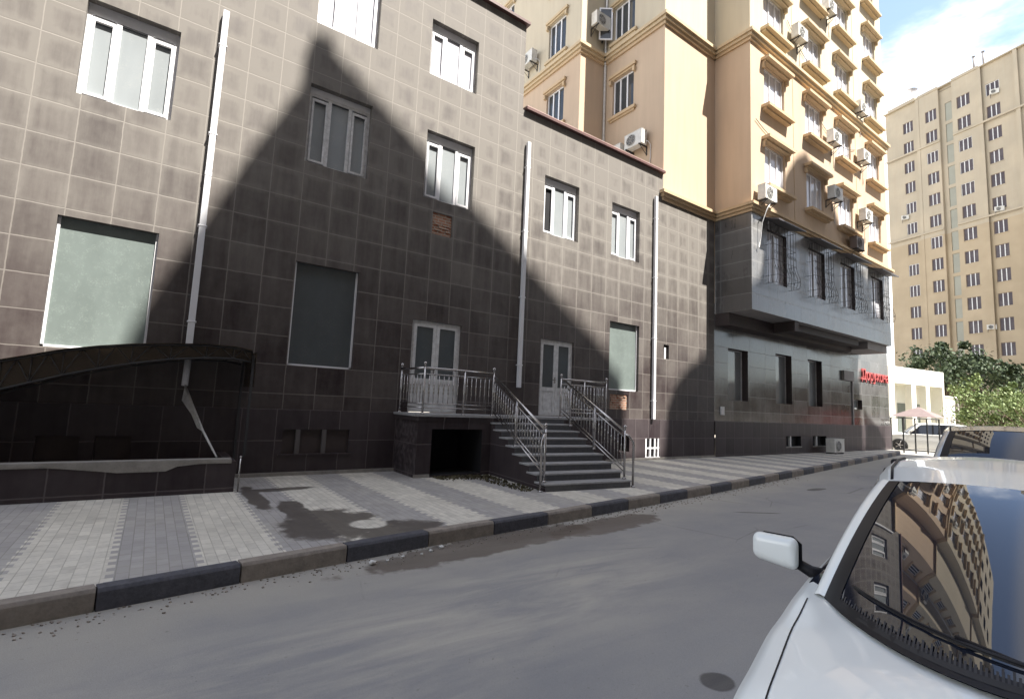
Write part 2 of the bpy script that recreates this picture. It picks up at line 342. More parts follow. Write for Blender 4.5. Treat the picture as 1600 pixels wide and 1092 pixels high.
def lerp_(a, b, t): return a+(b-a)*t
class Plane:
    """a vertical wall plane: origin, horizontal direction u, inward normal n"""
    def __init__(s, o, u, n): s.o, s.u, s.n = Vector(o), Vector(u), Vector(n)
    def p(s, u, z, d=0.0): return s.o + s.u*u + s.n*d + Vector((0, 0, z))
    def box(s, mb, u0, u1, z0, z1, d0, d1, m):
        c = s.p((u0+u1)/2, (z0+z1)/2, (d0+d1)/2)
        mb.obox(c, s.u*(u1-u0)/2, s.n*(d1-d0)/2, Vector((0, 0, (z1-z0)/2)), m)
def wall(mb, P, u0, u1, z0, z1, holes, m, mrev=None, d=0.0):
    """sheet with rectangular openings (u0,u1,z0,z1,depth) and their reveals"""
    us = sorted({u0, u1, *[h[0] for h in holes], *[h[1] for h in holes]}); zs = sorted({z0, z1, *[h[2] for h in holes], *[h[3] for h in holes]})
    us = [u for u in us if u0 <= u <= u1]; zs = [z for z in zs if z0 <= z <= z1]
    for a, b in zip(us, us[1:]):
        for c, e in zip(zs, zs[1:]):
            um, zm = (a+b)/2, (c+e)/2
            if any(h[0] < um < h[1] and h[2] < zm < h[3] for h in holes): continue
            mb.quad(P.p(a, c, d), P.p(b, c, d), P.p(b, e, d), P.p(a, e, d), m)
    for h in holes:
        a, b, c, e, dp = h[:5]; mr = mrev or m
        mb.quad(P.p(a, c, d), P.p(a, e, d), P.p(a, e, d+dp), P.p(a, c, d+dp), mr)
        mb.quad(P.p(b, c, d), P.p(b, e, d), P.p(b, e, d+dp), P.p(b, c, d+dp), mr)
        mb.quad(P.p(a, c, d), P.p(b, c, d), P.p(b, c, d+dp), P.p(a, c, d+dp), mr)
        mb.quad(P.p(a, e, d), P.p(b, e, d), P.p(b, e, d+dp), P.p(a, e, d+dp), mr)
def window(P, u0, u1, z0, z1, d, parent, pane=PANE, fr=WHITE, fw=.07, mull=(1/3., 2/3.), vents=False, back=None, name='window', openl=False):
    """frame = the window part; pane(s) its sub-part"""
    mb = MB()
    for a, b, c, e in ((u0, u0+fw, z0, z1), (u1-fw, u1, z0, z1), (u0+fw, u1-fw, z0, z0+fw), (u0+fw, u1-fw, z1-fw, z1)):
        P.box(mb, a, b, c, e, d-.03, d+.03, fr)
    for k in mull:
        c = u0+(u1-u0)*k; P.box(mb, c-fw*.55, c+fw*.55, z0+fw, z1-fw, d-.035, d+.025, fr)
    if vents:
        for a, b in ((u0+fw*1.1, u0+(u1-u0)/3-fw*.65), (u0+(u1-u0)*2/3+fw*.65, u1-fw*1.1)):
            P.box(mb, a+.02, b-.02, z1-fw*1.55, z1-fw*1.2, d-.034, d-.02, ACD); P.box(mb, a+.05, b-.05, z1-fw*2.9, z1-fw*2.65, d-.05, d-.02, ACD)
            P.box(mb, a, a+.045, z0+fw*1.1, z1-fw*1.7, d-.055, d-.02, fr); P.box(mb, b-.045, b, z0+fw*1.1, z1-fw*1.7, d-.055, d-.02, fr)
            P.box(mb, a+.046, b-.046, z0+fw*1.1, z0+fw*1.1+.05, d-.055, d-.02, fr); P.box(mb, a+.046, b-.046, z1-fw*2.55, z1-fw*1.7, d-.055, d-.02, fr)
        a, b = u0+(u1-u0)/3+fw*.6, u0+(u1-u0)*2/3-fw*.6; P.box(mb, a, b, z1-fw*1.35, z1-fw*1.05, d-.034, d-.0, ACD)
    o = mb.build(name, parent)
    g = MB(); edges = [0]+list(mull)+[1]
    for i, (a, b) in enumerate(zip(edges, edges[1:])):
        mm = DARK if (openl and i == 0) else pane
        P.box(g, u0+(u1-u0)*a+.01, u0+(u1-u0)*b-.01, z0+fw*.5, z1-fw*.5, d+.0, d+.012, mm)
    g.build('pane', o)
    return o

# ============================================================ SETTING
KP = [(-14, 3.9), (-8, 4.35), (-4, 4.85), (-.7, 5.33), (.93, 5.58), (3.17, 5.9), (5.29, 6.13), (7.34, 6.4), (10.3, 6.77), (13.4, 7.22), (20.3, 8.25), (27, 9.25), (32, 10.0), (33.5, 10.25), (34.4, 10.6), (34.9, 11.15)]
def kerbY(x):
    for (a, b), (c, d) in zip(KP, KP[1:]):
        if a <= x <= c: return b+(d-b)*(x-a)/(c-a)
    return KP[0][1] if x < KP[0][0] else KP[-1][1]
g = MB().quad((-400, -400, -.2), (500, -400, -.2), (500, 500, -.2), (-400, 500, -.2), GROUND).build('ground'); tag(g, kind='structure')
rd = MB()
xs = [-60, -30, -14]+[x for x, _ in KP[1:]]
N = 60
road_pts = [(-60, 3.9)]+[(x, y+.06) for x, y in KP]
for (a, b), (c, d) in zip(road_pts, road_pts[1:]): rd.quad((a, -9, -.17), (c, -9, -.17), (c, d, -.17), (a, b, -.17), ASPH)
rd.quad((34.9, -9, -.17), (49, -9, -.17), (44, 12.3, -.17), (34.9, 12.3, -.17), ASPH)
tag(rd.build('road'), kind='structure')
pv = MB()
for (a, b), (c, d) in zip(KP, KP[1:]): pv.quad((a, b+.10, 0), (c, d+.10, 0), (c, 11.35, 0), (a, 11.35, 0), PAVE)
tag(pv.build('pavement'), kind='structure')
kb = MB(); x = -.2-1.07*12; i = 0
while x < 33:
    x1 = x+1.07
    m = KERBD if i % 2 == 0 else KERBL
    a = Vector((x+.006, kerbY(x), 0)); b = Vector((x1-.006, kerbY(x1), 0)); n_ = Vector((-(b-a).y, (b-a).x, 0)).normalized()*.15
    j = random.uniform(-.006, .006); zt = .012+random.uniform(-.004, .004)
    vs = [a+Vector((0, j, -.2)), b+Vector((0, j, -.2)), b+Vector((0, j, zt-.03)), a+Vector((0, j, zt-.03)), a+Vector((0, j+.02, zt)), b+Vector((0, j+.02, zt)), b+n_+Vector((0, j, zt)), a+n_+Vector((0, j, zt)), a+n_+Vector((0, j, -.2)), b+n_+Vector((0, j, -.2))]
    kb.add(vs, [(0, 1, 2, 3), (3, 2, 5, 4), (4, 5, 6, 7), (7, 6, 9, 8), (0, 3, 4, 7, 8), (1, 9, 6, 5, 2)], m)
    x = x1; i += 1
tag(kb.build('kerb', bevel=.006), kind='structure')

# ============================================================ TILED BUILDING (left)
F = Plane((0, 11.2, 0), (1, 0, 0), (0, 1, 0))
tb = thing('tiled_building', (7, 11.2, 0), 'long brown tiled building with white framed windows facing the street', 'building')
REC = .17
WIN = [(-1.58, -.2, 6.68, 8.48), (2.21, 3.6, 6.68, 8.48), (5.03, 6.43, 6.68, 8.44), (8.86, 10.24, 6.67, 8.43), (11.71, 13.07, 6.6, 8.38),
       (2.21, 3.62, 9.93, 11.72), (4.98, 6.38, 9.93, 11.44), (-1.58, -.2, 9.93, 11.7)]
SHOP = [(-1.57, -.16, 2.26, 4.49), (2.23, 3.59, 2.25, 4.46), (11.73, 13.13, 2.23, 4.43)]
DOOR = [(4.97, 6.32, 1.352, 3.58), (8.93, 10.2, 1.352, 3.55)]
BR = [(5.32, 5.87, 5.8, 6.36), (11.8, 12.62, 1.62, 2.1)]
VENT = [(14.42, 14.72, 3.45, 3.95)]
lowA = [(-4.5, 1.2)]
holes = [(*h, REC) for h in WIN]+[(*h, .12) for h in SHOP]+[(*h, .12) for h in DOOR]+[(*h, .035) for h in BR]+[(*h, .25) for h in VENT]
wl = MB()
PT = 1.34
wall(wl, F, -9, 7.95, PT, 12.72, [h for h in holes if h[0] < 7.9], TILE)
wall(wl, F, 7.95, 14.3, PT, 10.12, [h for h in holes if 7.9 < h[0] < 14.3], TILE)
wall(wl, F, 14.3, 17.46, PT, 9.2, [h for h in holes if h[0] > 14.3], TILE)
wl.quad((7.95, 11.2, 10.1), (7.95, 24, 10.1), (7.95, 24, 12.72), (7.95, 11.2, 12.72), TILE_SIDE)
wl.quad((-9, 11.2, 0), (-9, 24, 0), (-9, 24, 12.72), (-9, 11.2, 12.72), TILE_SIDE)
wl.quad((-9, 11.2, 12.6), (7.95, 11.2, 12.6), (7.95, 24, 12.6), (-9, 24, 12.6), CONC)
wl.quad((7.95, 11.2, 10.0), (14.3, 11.2, 10.0), (14.3, 24, 10.0), (7.95, 24, 10.0), CONC)
wl.build('wall', tb)
# plinth with low openings
pl = MB()
LOWH = [(2.27, 3.63, .43, .93, .07), (12.25, 12.72, .28, .82, .3), (13.5, 14.2, .06, .7, .25), (-1.45, -.9, .35, .8, .07), (-.7, -.2, .35, .8, .07)]
wall(pl, F, -9, 17.46, 0, PT, LOWH, PLINTH, d=-.025)
pl.quad(F.p(-9, PT, -.025), F.p(17.46, PT, -.025), F.p(17.46, PT, 0), F.p(-9, PT, 0), PLINTH)
for h in LOWH: pl.quad(F.p(h[0], h[2], h[4]-.026), F.p(h[1], h[2], h[4]-.026), F.p(h[1], h[3], h[4]-.026), F.p(h[0], h[3], h[4]-.026), BROWN)
F.box(pl, 2.2, 3.7, .40, .43, -.055, -.026, PLINTH)
pl.box(-9, 17.4, 11.13, 11.174, 0, .07, CONC)
pl.build('plinth', tb)
cp_ = MB()
cp_.box(-9.1, 8.02, 11.08, 11.42, 12.72, 12.80, COPE); cp_.box(-9.08, 8.0, 11.12, 11.36, 12.8, 12.83, STUC2)
cp_.build('roof_coping', tb)
cp_ = MB(); cp_.box(8.02, 14.28, 11.08, 11.42, 10.12, 10.2, COPE); cp_.box(8.03, 14.28, 11.1, 11.36, 10.2, 10.235, plain('pink_tin', (.42, .30, .27), .4))
cp_.build('roof_coping', tb)
for i, h in enumerate(WIN):
    z1 = h[3]
    hd = MB(); F.box(hd, h[0], h[1], z1-.14, z1, REC-.02, REC+.05, WHITE)
    o = window(F, h[0], h[1], h[2], z1-.14, REC, tb, pane=(PANE if i not in (5, 6) else PANEB), fr=(WHITE2 if i == 1 else WHITE), vents=True, openl=(i == 3))
    hd.build('head_rail', o)
for i, h in enumerate(SHOP):
    mb = MB(); fw = .04
    for a, b, c, e in ((h[0], h[0]+fw, h[2], h[3]), (h[1]-fw, h[1], h[2], h[3]), (h[0], h[1], h[2], h[2]+fw)): F.box(mb, a+.001, b-.001, c, e, .085, .14, WHITE)
    o = mb.build('shop_window', tb)
    gl = MB(); F.box(gl, h[0]+.02, h[1]-.02, h[2]+.02, h[3], .118, .13, SHOPG if i != 1 else DOORG); gl.build('pane', o)
    if i == 0: tag(o, 'shop window whitewashed and scratched inside')
def door(P, u0, u1, z0, z1, parent, open_=0):
    mb = MB(); fw = .06
    for a, b, c, e in ((u0, u0+fw, z0, z1), (u1-fw, u1, z0, z1), (u0+fw, u1-fw, z1-fw, z1)): P.box(mb, a, b, c, e, .06, .12, WHITE2)
    d = mb.build('door', parent)
    um = (u0+u1)/2
    for a, b in ((u0+fw, um-.004), (um+.004, u1-fw)):
        lf = MB(); s_ = .085
        P.box(lf, a, a+s_, z0+.01, z1-fw, .05, .10, WHITE2); P.box(lf, b-s_, b, z0+.01, z1-fw, .05, .10, WHITE2)
        P.box(lf, a+s_, b-s_, z1-fw-s_, z1-fw, .05, .10, WHITE2); P.box(lf, a+s_, b-s_, z0+.72, z0+.82, .05, .10, WHITE2)
        P.box(lf, a+s_, b-s_, z0+.01, z0+.12, .05, .10, WHITE2); P.box(lf, a+s_, b-s_, z0+.12, z0+.72, .07, .09, WHITE2)
        P.box(lf, a+s_+.06, b-s_-.06, z0+.2, z0+.64, .06, .07, WHITE2)
        o = lf.build('door_leaf', d)
        gl = MB(); P.box(gl, a+s_, b-s_, z0+.82, z1-fw-s_, .07, .085, DOORG); gl.build('pane', d)
    hh = MB(); P.box(hh, um-.045, um-.02, z0+.95, z0+1.12, .03, .05, STEEL); P.box(hh, um-.13, um-.02, z0+1.03, z0+1.05, .0, .02, STEEL); hh.build('handle', d)
for h in DOOR: door(F, *h, tb)
for i, h in enumerate(BR):
    mb = MB(); mb.quad(F.p(h[0], h[2], .034), F.p(h[1], h[2], .034), F.p(h[1], h[3], .034), F.p(h[0], h[3], .034), BRICK)
    for k in range(9):
        u = random.uniform(h[0]+.05, h[1]-.15); z = h[2]+.02+.075*random.randint(0, 5)
        F.box(mb, u, u+.12, z+.01, z+.06, .006+.004*k/9, .034, BRICK)
    mb.build('exposed_brick', tb)
mb = MB(); h = VENT[0]; F.box(mb, h[0], h[1], h[2], h[3], .2, .24, DARK); F.box(mb, h[0]+.1, h[0]+.19, h[2], h[3]-.1, .05, .12, WHITE); mb.build('vent_hole', tb)
for px_, zb, zt_ in ((.49, 2.3, 9.22), (8.15, 2.1, 9.15), (13.82, 1.34, 9.13)):
    mb = MB(); F.box(mb, px_-.055, px_+.055, zb, zt_, -.13, -.035, PIPEW)
    for k in range(4):
        z = zb+.6+k*(zt_-zb-1)/3.2; F.box(mb, px_-.075, px_+.075, z, z+.035, -.137, 0, PIPEW)
    F.box(mb, px_-.06, px_+.06, zb+(zt_-zb)*.5, zb+(zt_-zb)*.5+.09, -.136, -.034, PIPEW)
    mb.build('drainpipe', tb, bevel=.01)
# white bars in the low openings
for u in (2.52, 3.05): mb = MB(); F.box(mb, u, u+.09, .43, .93, -.04, .03, plain('grey_bar', (.10, .09, .09), .8)); mb.build('grille_bar', tb)
mb = MB(); F.box(mb, 13.48, 14.22, .03, .1, -.06, .0, WHITE)
for u in (13.5, 13.72, 13.95, 14.13): F.box(mb, u, u+.06, .09, .7, -.03, .02, WHITE)
F.box(mb, 13.5, 14.2, .36, .41, -.035, -.028, WHITE)
mb.build('basement_grille', tb)

# ============================================================ STAIRCASE + RAILINGS
st = thing('entrance_staircase', (7.4, 8.6, 0), 'dark granite entrance stairs and landing with stainless steel railings', 'staircase')
LZ = 1.35; YF = 10.0
mb = MB(); mb.box(4.62, 10.5, YF-.05, 11.17, LZ-.05, LZ, STEPN); mb.box(4.66, 10.46, YF-.02, 11.17, LZ-.14, LZ-.05, PLINTH); mb.build('landing', st)
mb = MB(); BF = Plane((0, YF, 0), (1, 0, 0), (0, 1, 0))
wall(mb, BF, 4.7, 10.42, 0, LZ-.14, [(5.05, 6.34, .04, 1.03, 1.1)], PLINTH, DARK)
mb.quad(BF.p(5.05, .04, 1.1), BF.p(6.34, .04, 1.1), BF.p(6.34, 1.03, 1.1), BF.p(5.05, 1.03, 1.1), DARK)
for xx in (4.7, 10.42): mb.quad((xx, YF, 0), (xx, 11.17, 0), (xx, 11.17, LZ-.14), (xx, YF, LZ-.14), PLINTH)
mb.box(4.66, 5.04, YF-.012, YF-.001, 0, .07, CONC)
mb.build('landing_wall', st)
SA = Vector((math.cos(R(-6)), math.sin(R(-6)), 0)); SO = Vector((-math.sin(R(6)), -math.cos(R(6)), 0)); S0 = Vector((7.66, YF-.02, 0))
HW = 1.08; RI, TR = .15, .31
def sp_(a, o, z): return S0+SA*a+SO*o+Vector((0, 0, z))
mb = MB()
for k in range(8):
    z = LZ-RI*(k+1)
    c = sp_(0, TR*(k+.5)-.02, z-.018); mb.obox(c, SA*(HW+.03), SO*(TR/2+.035), Vector((0, 0, .018)), STEPN)
mb.build('tread', st, bevel=.006)
mb = MB()
prof = [(-.3, 0), (-.3, LZ-.16)]
prof = [(0, LZ-.06)]
for k in range(8):
    z = LZ-RI*(k+1)-.037
    prof += [(TR*k, z), (TR*(k+1), z)]
prof += [(TR*8, 0), (0, 0)]
n = len(prof)
for s_ in (-HW, HW): mb.add([sp_(s_, o, z) for o, z in prof], [tuple(range(n))], PLINTH)
for (o1, z1), (o2, z2) in zip(prof[:-1], prof[1:]): mb.quad(sp_(-HW, o1, z1), sp_(HW, o1, z1), sp_(HW, o2, z2), sp_(-HW, o2, z2), STEP)
mb.build('stair_body', st)
def rail_run(parent, a, b, ha=1.0, posts=(0, 1), balls=True, dens=.115, low=.14):
    """a, b: floor points (z included) of one railing run"""
    a, b = Vector(a), Vector(b); d = b-a; Lh = math.hypot(d.x, d.y)
    rr = MB()
    for hgt, r in ((ha, .026), (ha-.13, .013), (low, .013), (low+.09, .011)):
        rr.tube([a+Vector((0, 0, hgt)), b+Vector((0, 0, hgt))], r, STEEL, 8)
    root = rr.build('railing', parent)
    for t in posts:
        p = a+d*t; mb = MB(); end = t in (0, 1); mb.tube([p, p+Vector((0, 0, ha+(.04 if end else -.01)))], .024, STEEL, 10)
        mb.tube([p, p+Vector((0, 0, .03))], [.05, .03], STEEL, 10)
        if end: mb.tube([p+Vector((0, 0, ha+.04)), p+Vector((0, 0, ha+.07))], [.03, .015], STEEL, 8)
        if balls and end: mb.ball(p+Vector((0, 0, ha+.10)), .04, STEEL, 10, 6)
        mb.build('post', root)
    nb = max(2, int(Lh/dens))
    for i in range(1, nb):
        t = i/nb
        if any(abs(t-q)*Lh < .05 for q in posts): continue
        p = a+d*t; zb, zt = low+.09, ha-.13; q = (zt-zb)
        mb = MB(); mb.tube([p+Vector((0, 0, zb)), p+Vector((0, 0, zt))], .008, STEEL, 6)
        mb.tube([p+Vector((0, 0, zb+q*f)) for f in (.30, .36, .42, .5, .58, .64, .70)], [.008, .017, .011, .016, .011, .017, .008], STEEL, 6)
        mb.build('baluster', root)
    return root
rail_run(st, (4.72, 11.08, LZ), (4.8, YF+.02, LZ), posts=(0,), dens=.14)
rail_run(st, (4.8, YF+.02, LZ), (6.6, YF+.02, LZ), posts=(0, .56, 1))
rail_run(st, (8.72, YF+.02, LZ), (10.4, YF+.02, LZ), posts=(0, .5, 1))
rail_run(st, (10.4, YF+.02, LZ), (10.42, 11.1, LZ), posts=(), dens=.14)
for s_ in (-1, 1):
    a = sp_(s_*(HW-.05), .0, LZ-.03); b = sp_(s_*(HW-.05), TR*7.55, .165)
    rr = rail_run(st, a, b, ha=1.0, posts=(.5, 1) if s_ < 0 else (.14, .55, 1), dens=.11)
    e = b+SO*.0; pb = sp_(s_*(HW+.1), TR*7.9, 0)
    mb = MB(); mb.tube([b+Vector((0, 0, .95)), (b+pb)/2+Vector((0, 0, .98)), pb+Vector((0, 0, .93)), pb+Vector((0, 0, .85)), pb], .024, STEEL, 10)
    mb.tube([pb, pb+Vector((0, 0, .03))], [.05, .03], STEEL, 10); mb.build('post', rr)

# ============================================================ BASEMENT ENTRANCE: parapet, canopy, loose pipe
pw = thing('parapet_wall', (-1.5, 9.6, 0), 'low dark tiled parapet wall with broken pale coping at left', 'wall')
mb = MB(); mb.box(-6, 1.27, 9.62, 9.8, 0, .5, PLINTH); mb.box(1.12, 1.27, 9.8, 11.17, 0, .5, PLINTH); mb.build('wall', pw)
mb = MB(); xx = -6.0
top = [(-6, .03), (-1.1, .03), (-.95, .045), (-.5, .10), (-.3, .13), (.3, .13), (.45, .06), (.75, .03), (1.2, .03)]
for (a, p), (b, q) in zip(top, top[1:]):
    mb.add([(a, 9.60, .502), (b, 9.60, .502), (b, 9.60, .54), (a, 9.60, .54), (a, 9.82, .54), (b, 9.82, .54), (b, 9.82, .502), (a, 9.82, .502), (a, 9.605, .502-p), (b, 9.605, .502-q)],
           [(0, 1, 2, 3), (3, 2, 5, 4), (4, 5, 6, 7), (0, 1, 9, 8)], CONC)
mb.build('coping', pw)
mb = MB(); mb.tube([(1.33, 9.6, 0), (1.33, 9.6, .55)], .012, STEEL, 6); mb.ball((1.33, 9.6, .57), .02, STEEL); mb.build('corner_rod', pw)
def poly_mat():
    t = NT('bronze_polycarbonate')
    t.b.inputs['Transmission Weight'].default_value = .5
    c = t.mix(t.ramp(t.noise(1.1, 2), .3, .8), (.085, .062, .042), (.12, .092, .065))
    return t.fin(c, .22)
POLY = poly_mat()
cn = thing('basement_canopy', (-1.5, 10.5, 0), 'arched bronze plastic canopy on lattice truss over the basement steps', 'canopy')
arc = [(-4.6, .35), (-3.8, .95), (-3.0, 1.42), (-2.4, 1.70), (-1.75, 1.95), (-1.44, 2.05), (-1.1, 2.16), (-.7, 2.25), (-.3, 2.32), (.2, 2.38), (.7, 2.42), (1.1, 2.42), (1.38, 2.38), (1.46, 2.1)]
mb = MB()
for (a, p), (b, q) in zip(arc, arc[1:]):
    mb.add([(a, 9.85, p), (b, 9.85, q), (b, 11.16, q+.05), (a, 11.16, p+.05), (a, 9.85, p+.012), (b, 9.85, q+.012), (b, 11.16, q+.062), (a, 11.16, p+.062)], [(0, 1, 2, 3), (4, 5, 6, 7), (0, 1, 5, 4), (2, 3, 7, 6)], POLY)
mb.build('roof_sheet', cn)
for yy in (9.9, 11.08):
    mb = MB(); dep = [.42]*5+[.40, .38, .34, .30, .25, .22, .20, .2, .2]
    tp = [(x_, yy, z_-.015) for x_, z_ in arc[:-1]]; bt = [(x_, yy, z_-d_) for (x_, z_), d_ in zip(arc[:-1], dep)]
    mb.tube(tp, .016, IRON, 6); mb.tube(bt, .016, IRON, 6)
    for i in range(len(tp)-1):
        A, B = Vector(tp[i]), Vector(tp[i+1]); C, D = Vector(bt[i]), Vector(bt[i+1])
        mb.tube([C, (A+B)/2], .008, IRON, 5); mb.tube([(A+B)/2, D], .008, IRON, 5); mb.tube([A, C], .007, IRON, 5)
    mb.build('truss', cn)
mb = MB(); dep = [.42]*5+[.40, .38, .34, .30, .25, .22, .20, .2, .2]
for i in range(len(arc)-2):
    (a, p), (b, q) = arc[i], arc[i+1]; mb.add([(a, 9.935, p-.02), (b, 9.935, q-.02), (b, 9.935, q-dep[i+1]), (a, 9.935, p-dep[i]), (a, 9.945, p-.02), (b, 9.945, q-.02), (b, 9.945, q-dep[i+1]), (a, 9.945, p-dep[i])], [(0, 1, 2, 3), (4, 5, 6, 7), (2, 3, 7, 6)], POLY)
mb.build('valance', cn)
for (x_, z_) in arc[1:-1:2]: mb = MB(); mb.tube([(x_, 9.9, z_-.02), (x_, 11.1, z_+.03)], .012, IRON, 5); mb.build('purlin', cn)
mb = MB(); mb.box(1.40, 1.44, 9.88, 9.92, .54, 2.3, IRON); mb.build('post', cn)
mb = MB(); mb.box(1.40, 1.44, 11.1, 11.14, .0, 2.35, IRON); mb.build('post', cn)
mb = MB(); mb.box(1.455, 1.465, 9.9, 11.1, 1.75, 2.36, POLY); mb.build('side_sheet', cn)
lp = thing('loose_drainpipe', (.6, 10.9, .5), 'broken lower drainpipe and bent strip leaning under the canopy', 'drainpipe')
mb = MB(); mb.tube([(.50, 11.08, 2.2), (.49, 11.05, 1.72)], .055, PIPEW, 10); mb.build('pipe_stub', lp)
mb = MB(); mb.tube([(.50, 11.0, 1.72), (.62, 10.75, 1.4), (.8, 10.3, .95), (1.0, 9.85, .55)], [.02, .02, .018, .015], WHITE2, 6)
mb.add([(.49, 11.0, 1.68), (.56, 10.9, 1.6), (.7, 10.6, 1.2), (.62, 10.7, 1.22), (.72, 10.5, .99), (.82, 10.3, .92), (.47, 11.0, 1.45)], [(0, 1, 2, 3, 6), (3, 2, 5, 4)], WHITE2)
mb.build('bent_strip', lp)

# ============================================================ OCHRE TOWER with granite base (right)
tw = thing('ochre_apartment_tower', (22, 12, 0), 'tall ochre apartment tower with grey granite base and projecting bay', 'apartment building')
ZT = 42.0; C1, C2 = 9.15, 16.0
BAY = Plane((0, 9.7, 0), (1, 0, 0), (0, 1, 0))
cols = [(18.5, 20.1), (21.9, 23.5), (25.0, 26.55), (28.5, 30.0)]
rows = [10.5+3.27*k for k in range(10)]
hb = [(c[0], c[1], r_, r_+1.65, .14) for c in cols for r_ in rows if r_ < ZT-3]
gw = [(18.6, 20.1, 6.7, 8.75, .2), (21.95, 23.45, 6.7, 8.75, .2), (25.05, 26.55, 6.7, 8.75, .2), (28.5, 30.0, 6.7, 8.75, .2)]
mb = MB(); wall(mb, BAY, 17.5, 30.9, C1, ZT, hb, STUC)
XL = 14.3; XLL = 12.9; YI = 14.28
SD = Plane((17.5, 0, 0), (0, 1, 0), (1, 0, 0))
mb.quad(SD.p(9.7, C1), SD.p(11.2, C1), SD.p(11.2, ZT), SD.p(9.7, ZT), STUC)
mb.quad((14.3, 11.2, C1), (17.5, 11.2, C1), (17.5, 11.2, ZT), (14.3, 11.2, ZT), STUC)
SM = Plane((XL, 0, 0), (0, 1, 0), (1, 0, 0))
hm = [(12.68, 13.8, r_-.0, r_+1.5, .14) for r_ in [10.3+3.27*k for k in range(9)]]
wall(mb, SM, 11.2, YI, 9.2, ZT, hm, STUC)
mb.quad((XLL, YI, 9), (XL, YI, 9), (XL, YI, ZT), (XLL, YI, ZT), STUC)
SL = Plane((XLL, 0, 0), (0, 1, 0), (1, 0, 0))
hl = [(15.26, 16.4, r_, r_+1.6, .14) for r_ in [10.3+3.27*k for k in range(9)]]+[(19.3, 20.5, r_, r_+1.6, .14) for r_ in [10.3+3.27*k for k in range(9)]]
wall(mb, SL, YI, 26, 9, ZT, hl, STUC)
mb.quad((30.9, 9.7, C1), (30.9, 26, C1), (30.9, 26, ZT), (30.9, 9.7, ZT), STUC)
mb.quad((XLL, 26, 0), (34.9, 26, 0), (34.9, 26, ZT), (XLL, 26, ZT), STUC)
mb.quad((XLL, 9.7, ZT), (30.9, 9.7, ZT), (30.9, 26, ZT), (XLL, 26, ZT), CONC)
for u in (20.82, 27.1):
    BAY.box(mb, u-.015, u+.015, C1+.3, C2, -.012, 0, STUC2); BAY.box(mb, u-.015, u+.015, C2+.4, ZT, -.012, 0, STUC2)
mb.build('upper_wall', tw)
# cornices
def ring(z, h, pr, m, steps=3):
    path = [(12.9, 20.0), (12.9, YI), (XL, YI), (XL, 11.2), (17.5, 11.2), (17.5, 9.7), (30.9, 9.7), (30.9, 14)]
    if z < 12: path = path[3:]
    mb = MB()
    for k in range(steps):
        e = pr*(k+1)/steps; z0 = z+h*k/steps; z1 = z+h*(k+1)/steps-.002
        off = []
        for i, (x_, y_) in enumerate(path):
            off.append((x_, y_))
        for (a, b), (c, d) in zip(path, path[1:]):
            dx, dy = c-a, d-b; Ln = math.hypot(dx, dy); dx /= Ln; dy /= Ln
            nx, ny = dy, -dx                        # outward for this winding
            if abs(dy) > .5: nx, ny = (-1, 0) if a < 25 else (1, 0)
            else: nx, ny = 0, -1
            ext0 = e; ext1 = e
            A = Vector((a, b, 0)); B = Vector((c, d, 0)); D = Vector((dx, dy, 0)); Nn = Vector((nx, ny, 0))
            # extend only at outer corners
            mb.obox((A+B)/2+Nn*(e/2-.005)+Vector((0, 0, (z0+z1)/2)), D*(Ln/2+(e if nx == 0 and (a in (17.5, 12.9) or (a == 14.3 and b == 11.2)) else 0)), Nn*(e/2+.005), Vector((0, 0, (z1-z0)/2)), m)
    return mb
ring(C1, .34, .2, STUC2).build('cornice', tw)
ring(C2, .38, .22, STUC2).build('cornice', tw)
ring(29.1, .38, .22, STUC2).build('cornice', tw)
def hood_sill(P, h, parent, ext=.22, dp=.33):
    mb = MB(); P.box(mb, h[0]-ext, h[1]+ext, h[3]+.10, h[3]+.22, -dp, -.001, STUC2)
    P.box(mb, h[0]-ext+.06, h[1]+ext-.06, h[3]+.02, h[3]+.10, -dp*.5, -.001, STUC2)
    P.box(mb, h[0]-ext+.04, h[0]-ext+.14, h[3]-.18, h[3]+.02, -.12, -.001, STUC2); P.box(mb, h[1]+ext-.14, h[1]+ext-.04, h[3]-.18, h[3]+.02, -.12, -.001, STUC2)
    mb.build('window_hood', parent)
    mb = MB(); P.box(mb, h[0]-ext, h[1]+ext, h[2]-.22, h[2]-.1, -dp, -.001, STUC2); P.box(mb, h[0]-ext+.06, h[1]+ext-.06, h[2]-.30, h[2]-.22, -dp*.55, -.001, STUC2); mb.build('window_sill', parent)
def shown(z): return z < 27
for h in hb:
    if not shown(h[2]): continue
    o = window(BAY, h[0], h[1], h[2], h[3], .12, tw, pane=PANEB, fw=.07, mull=(.36, .68)); hood_sill(BAY, h, o)
for h in hm:
    if shown(h[2]): o = window(SM, h[0], h[1], h[2], h[3], .12, tw, pane=DPANE, fw=.06, mull=(.36, .68)); hood_sill(SM, h, o, .15, .12)
for h in hl:
    if shown(h[2]): o = window(SL, h[0], h[1], h[2], h[3], .12, tw, pane=DPANE, fw=.06, mull=(.36, .68)); hood_sill(SL, h, o, .15, .12)
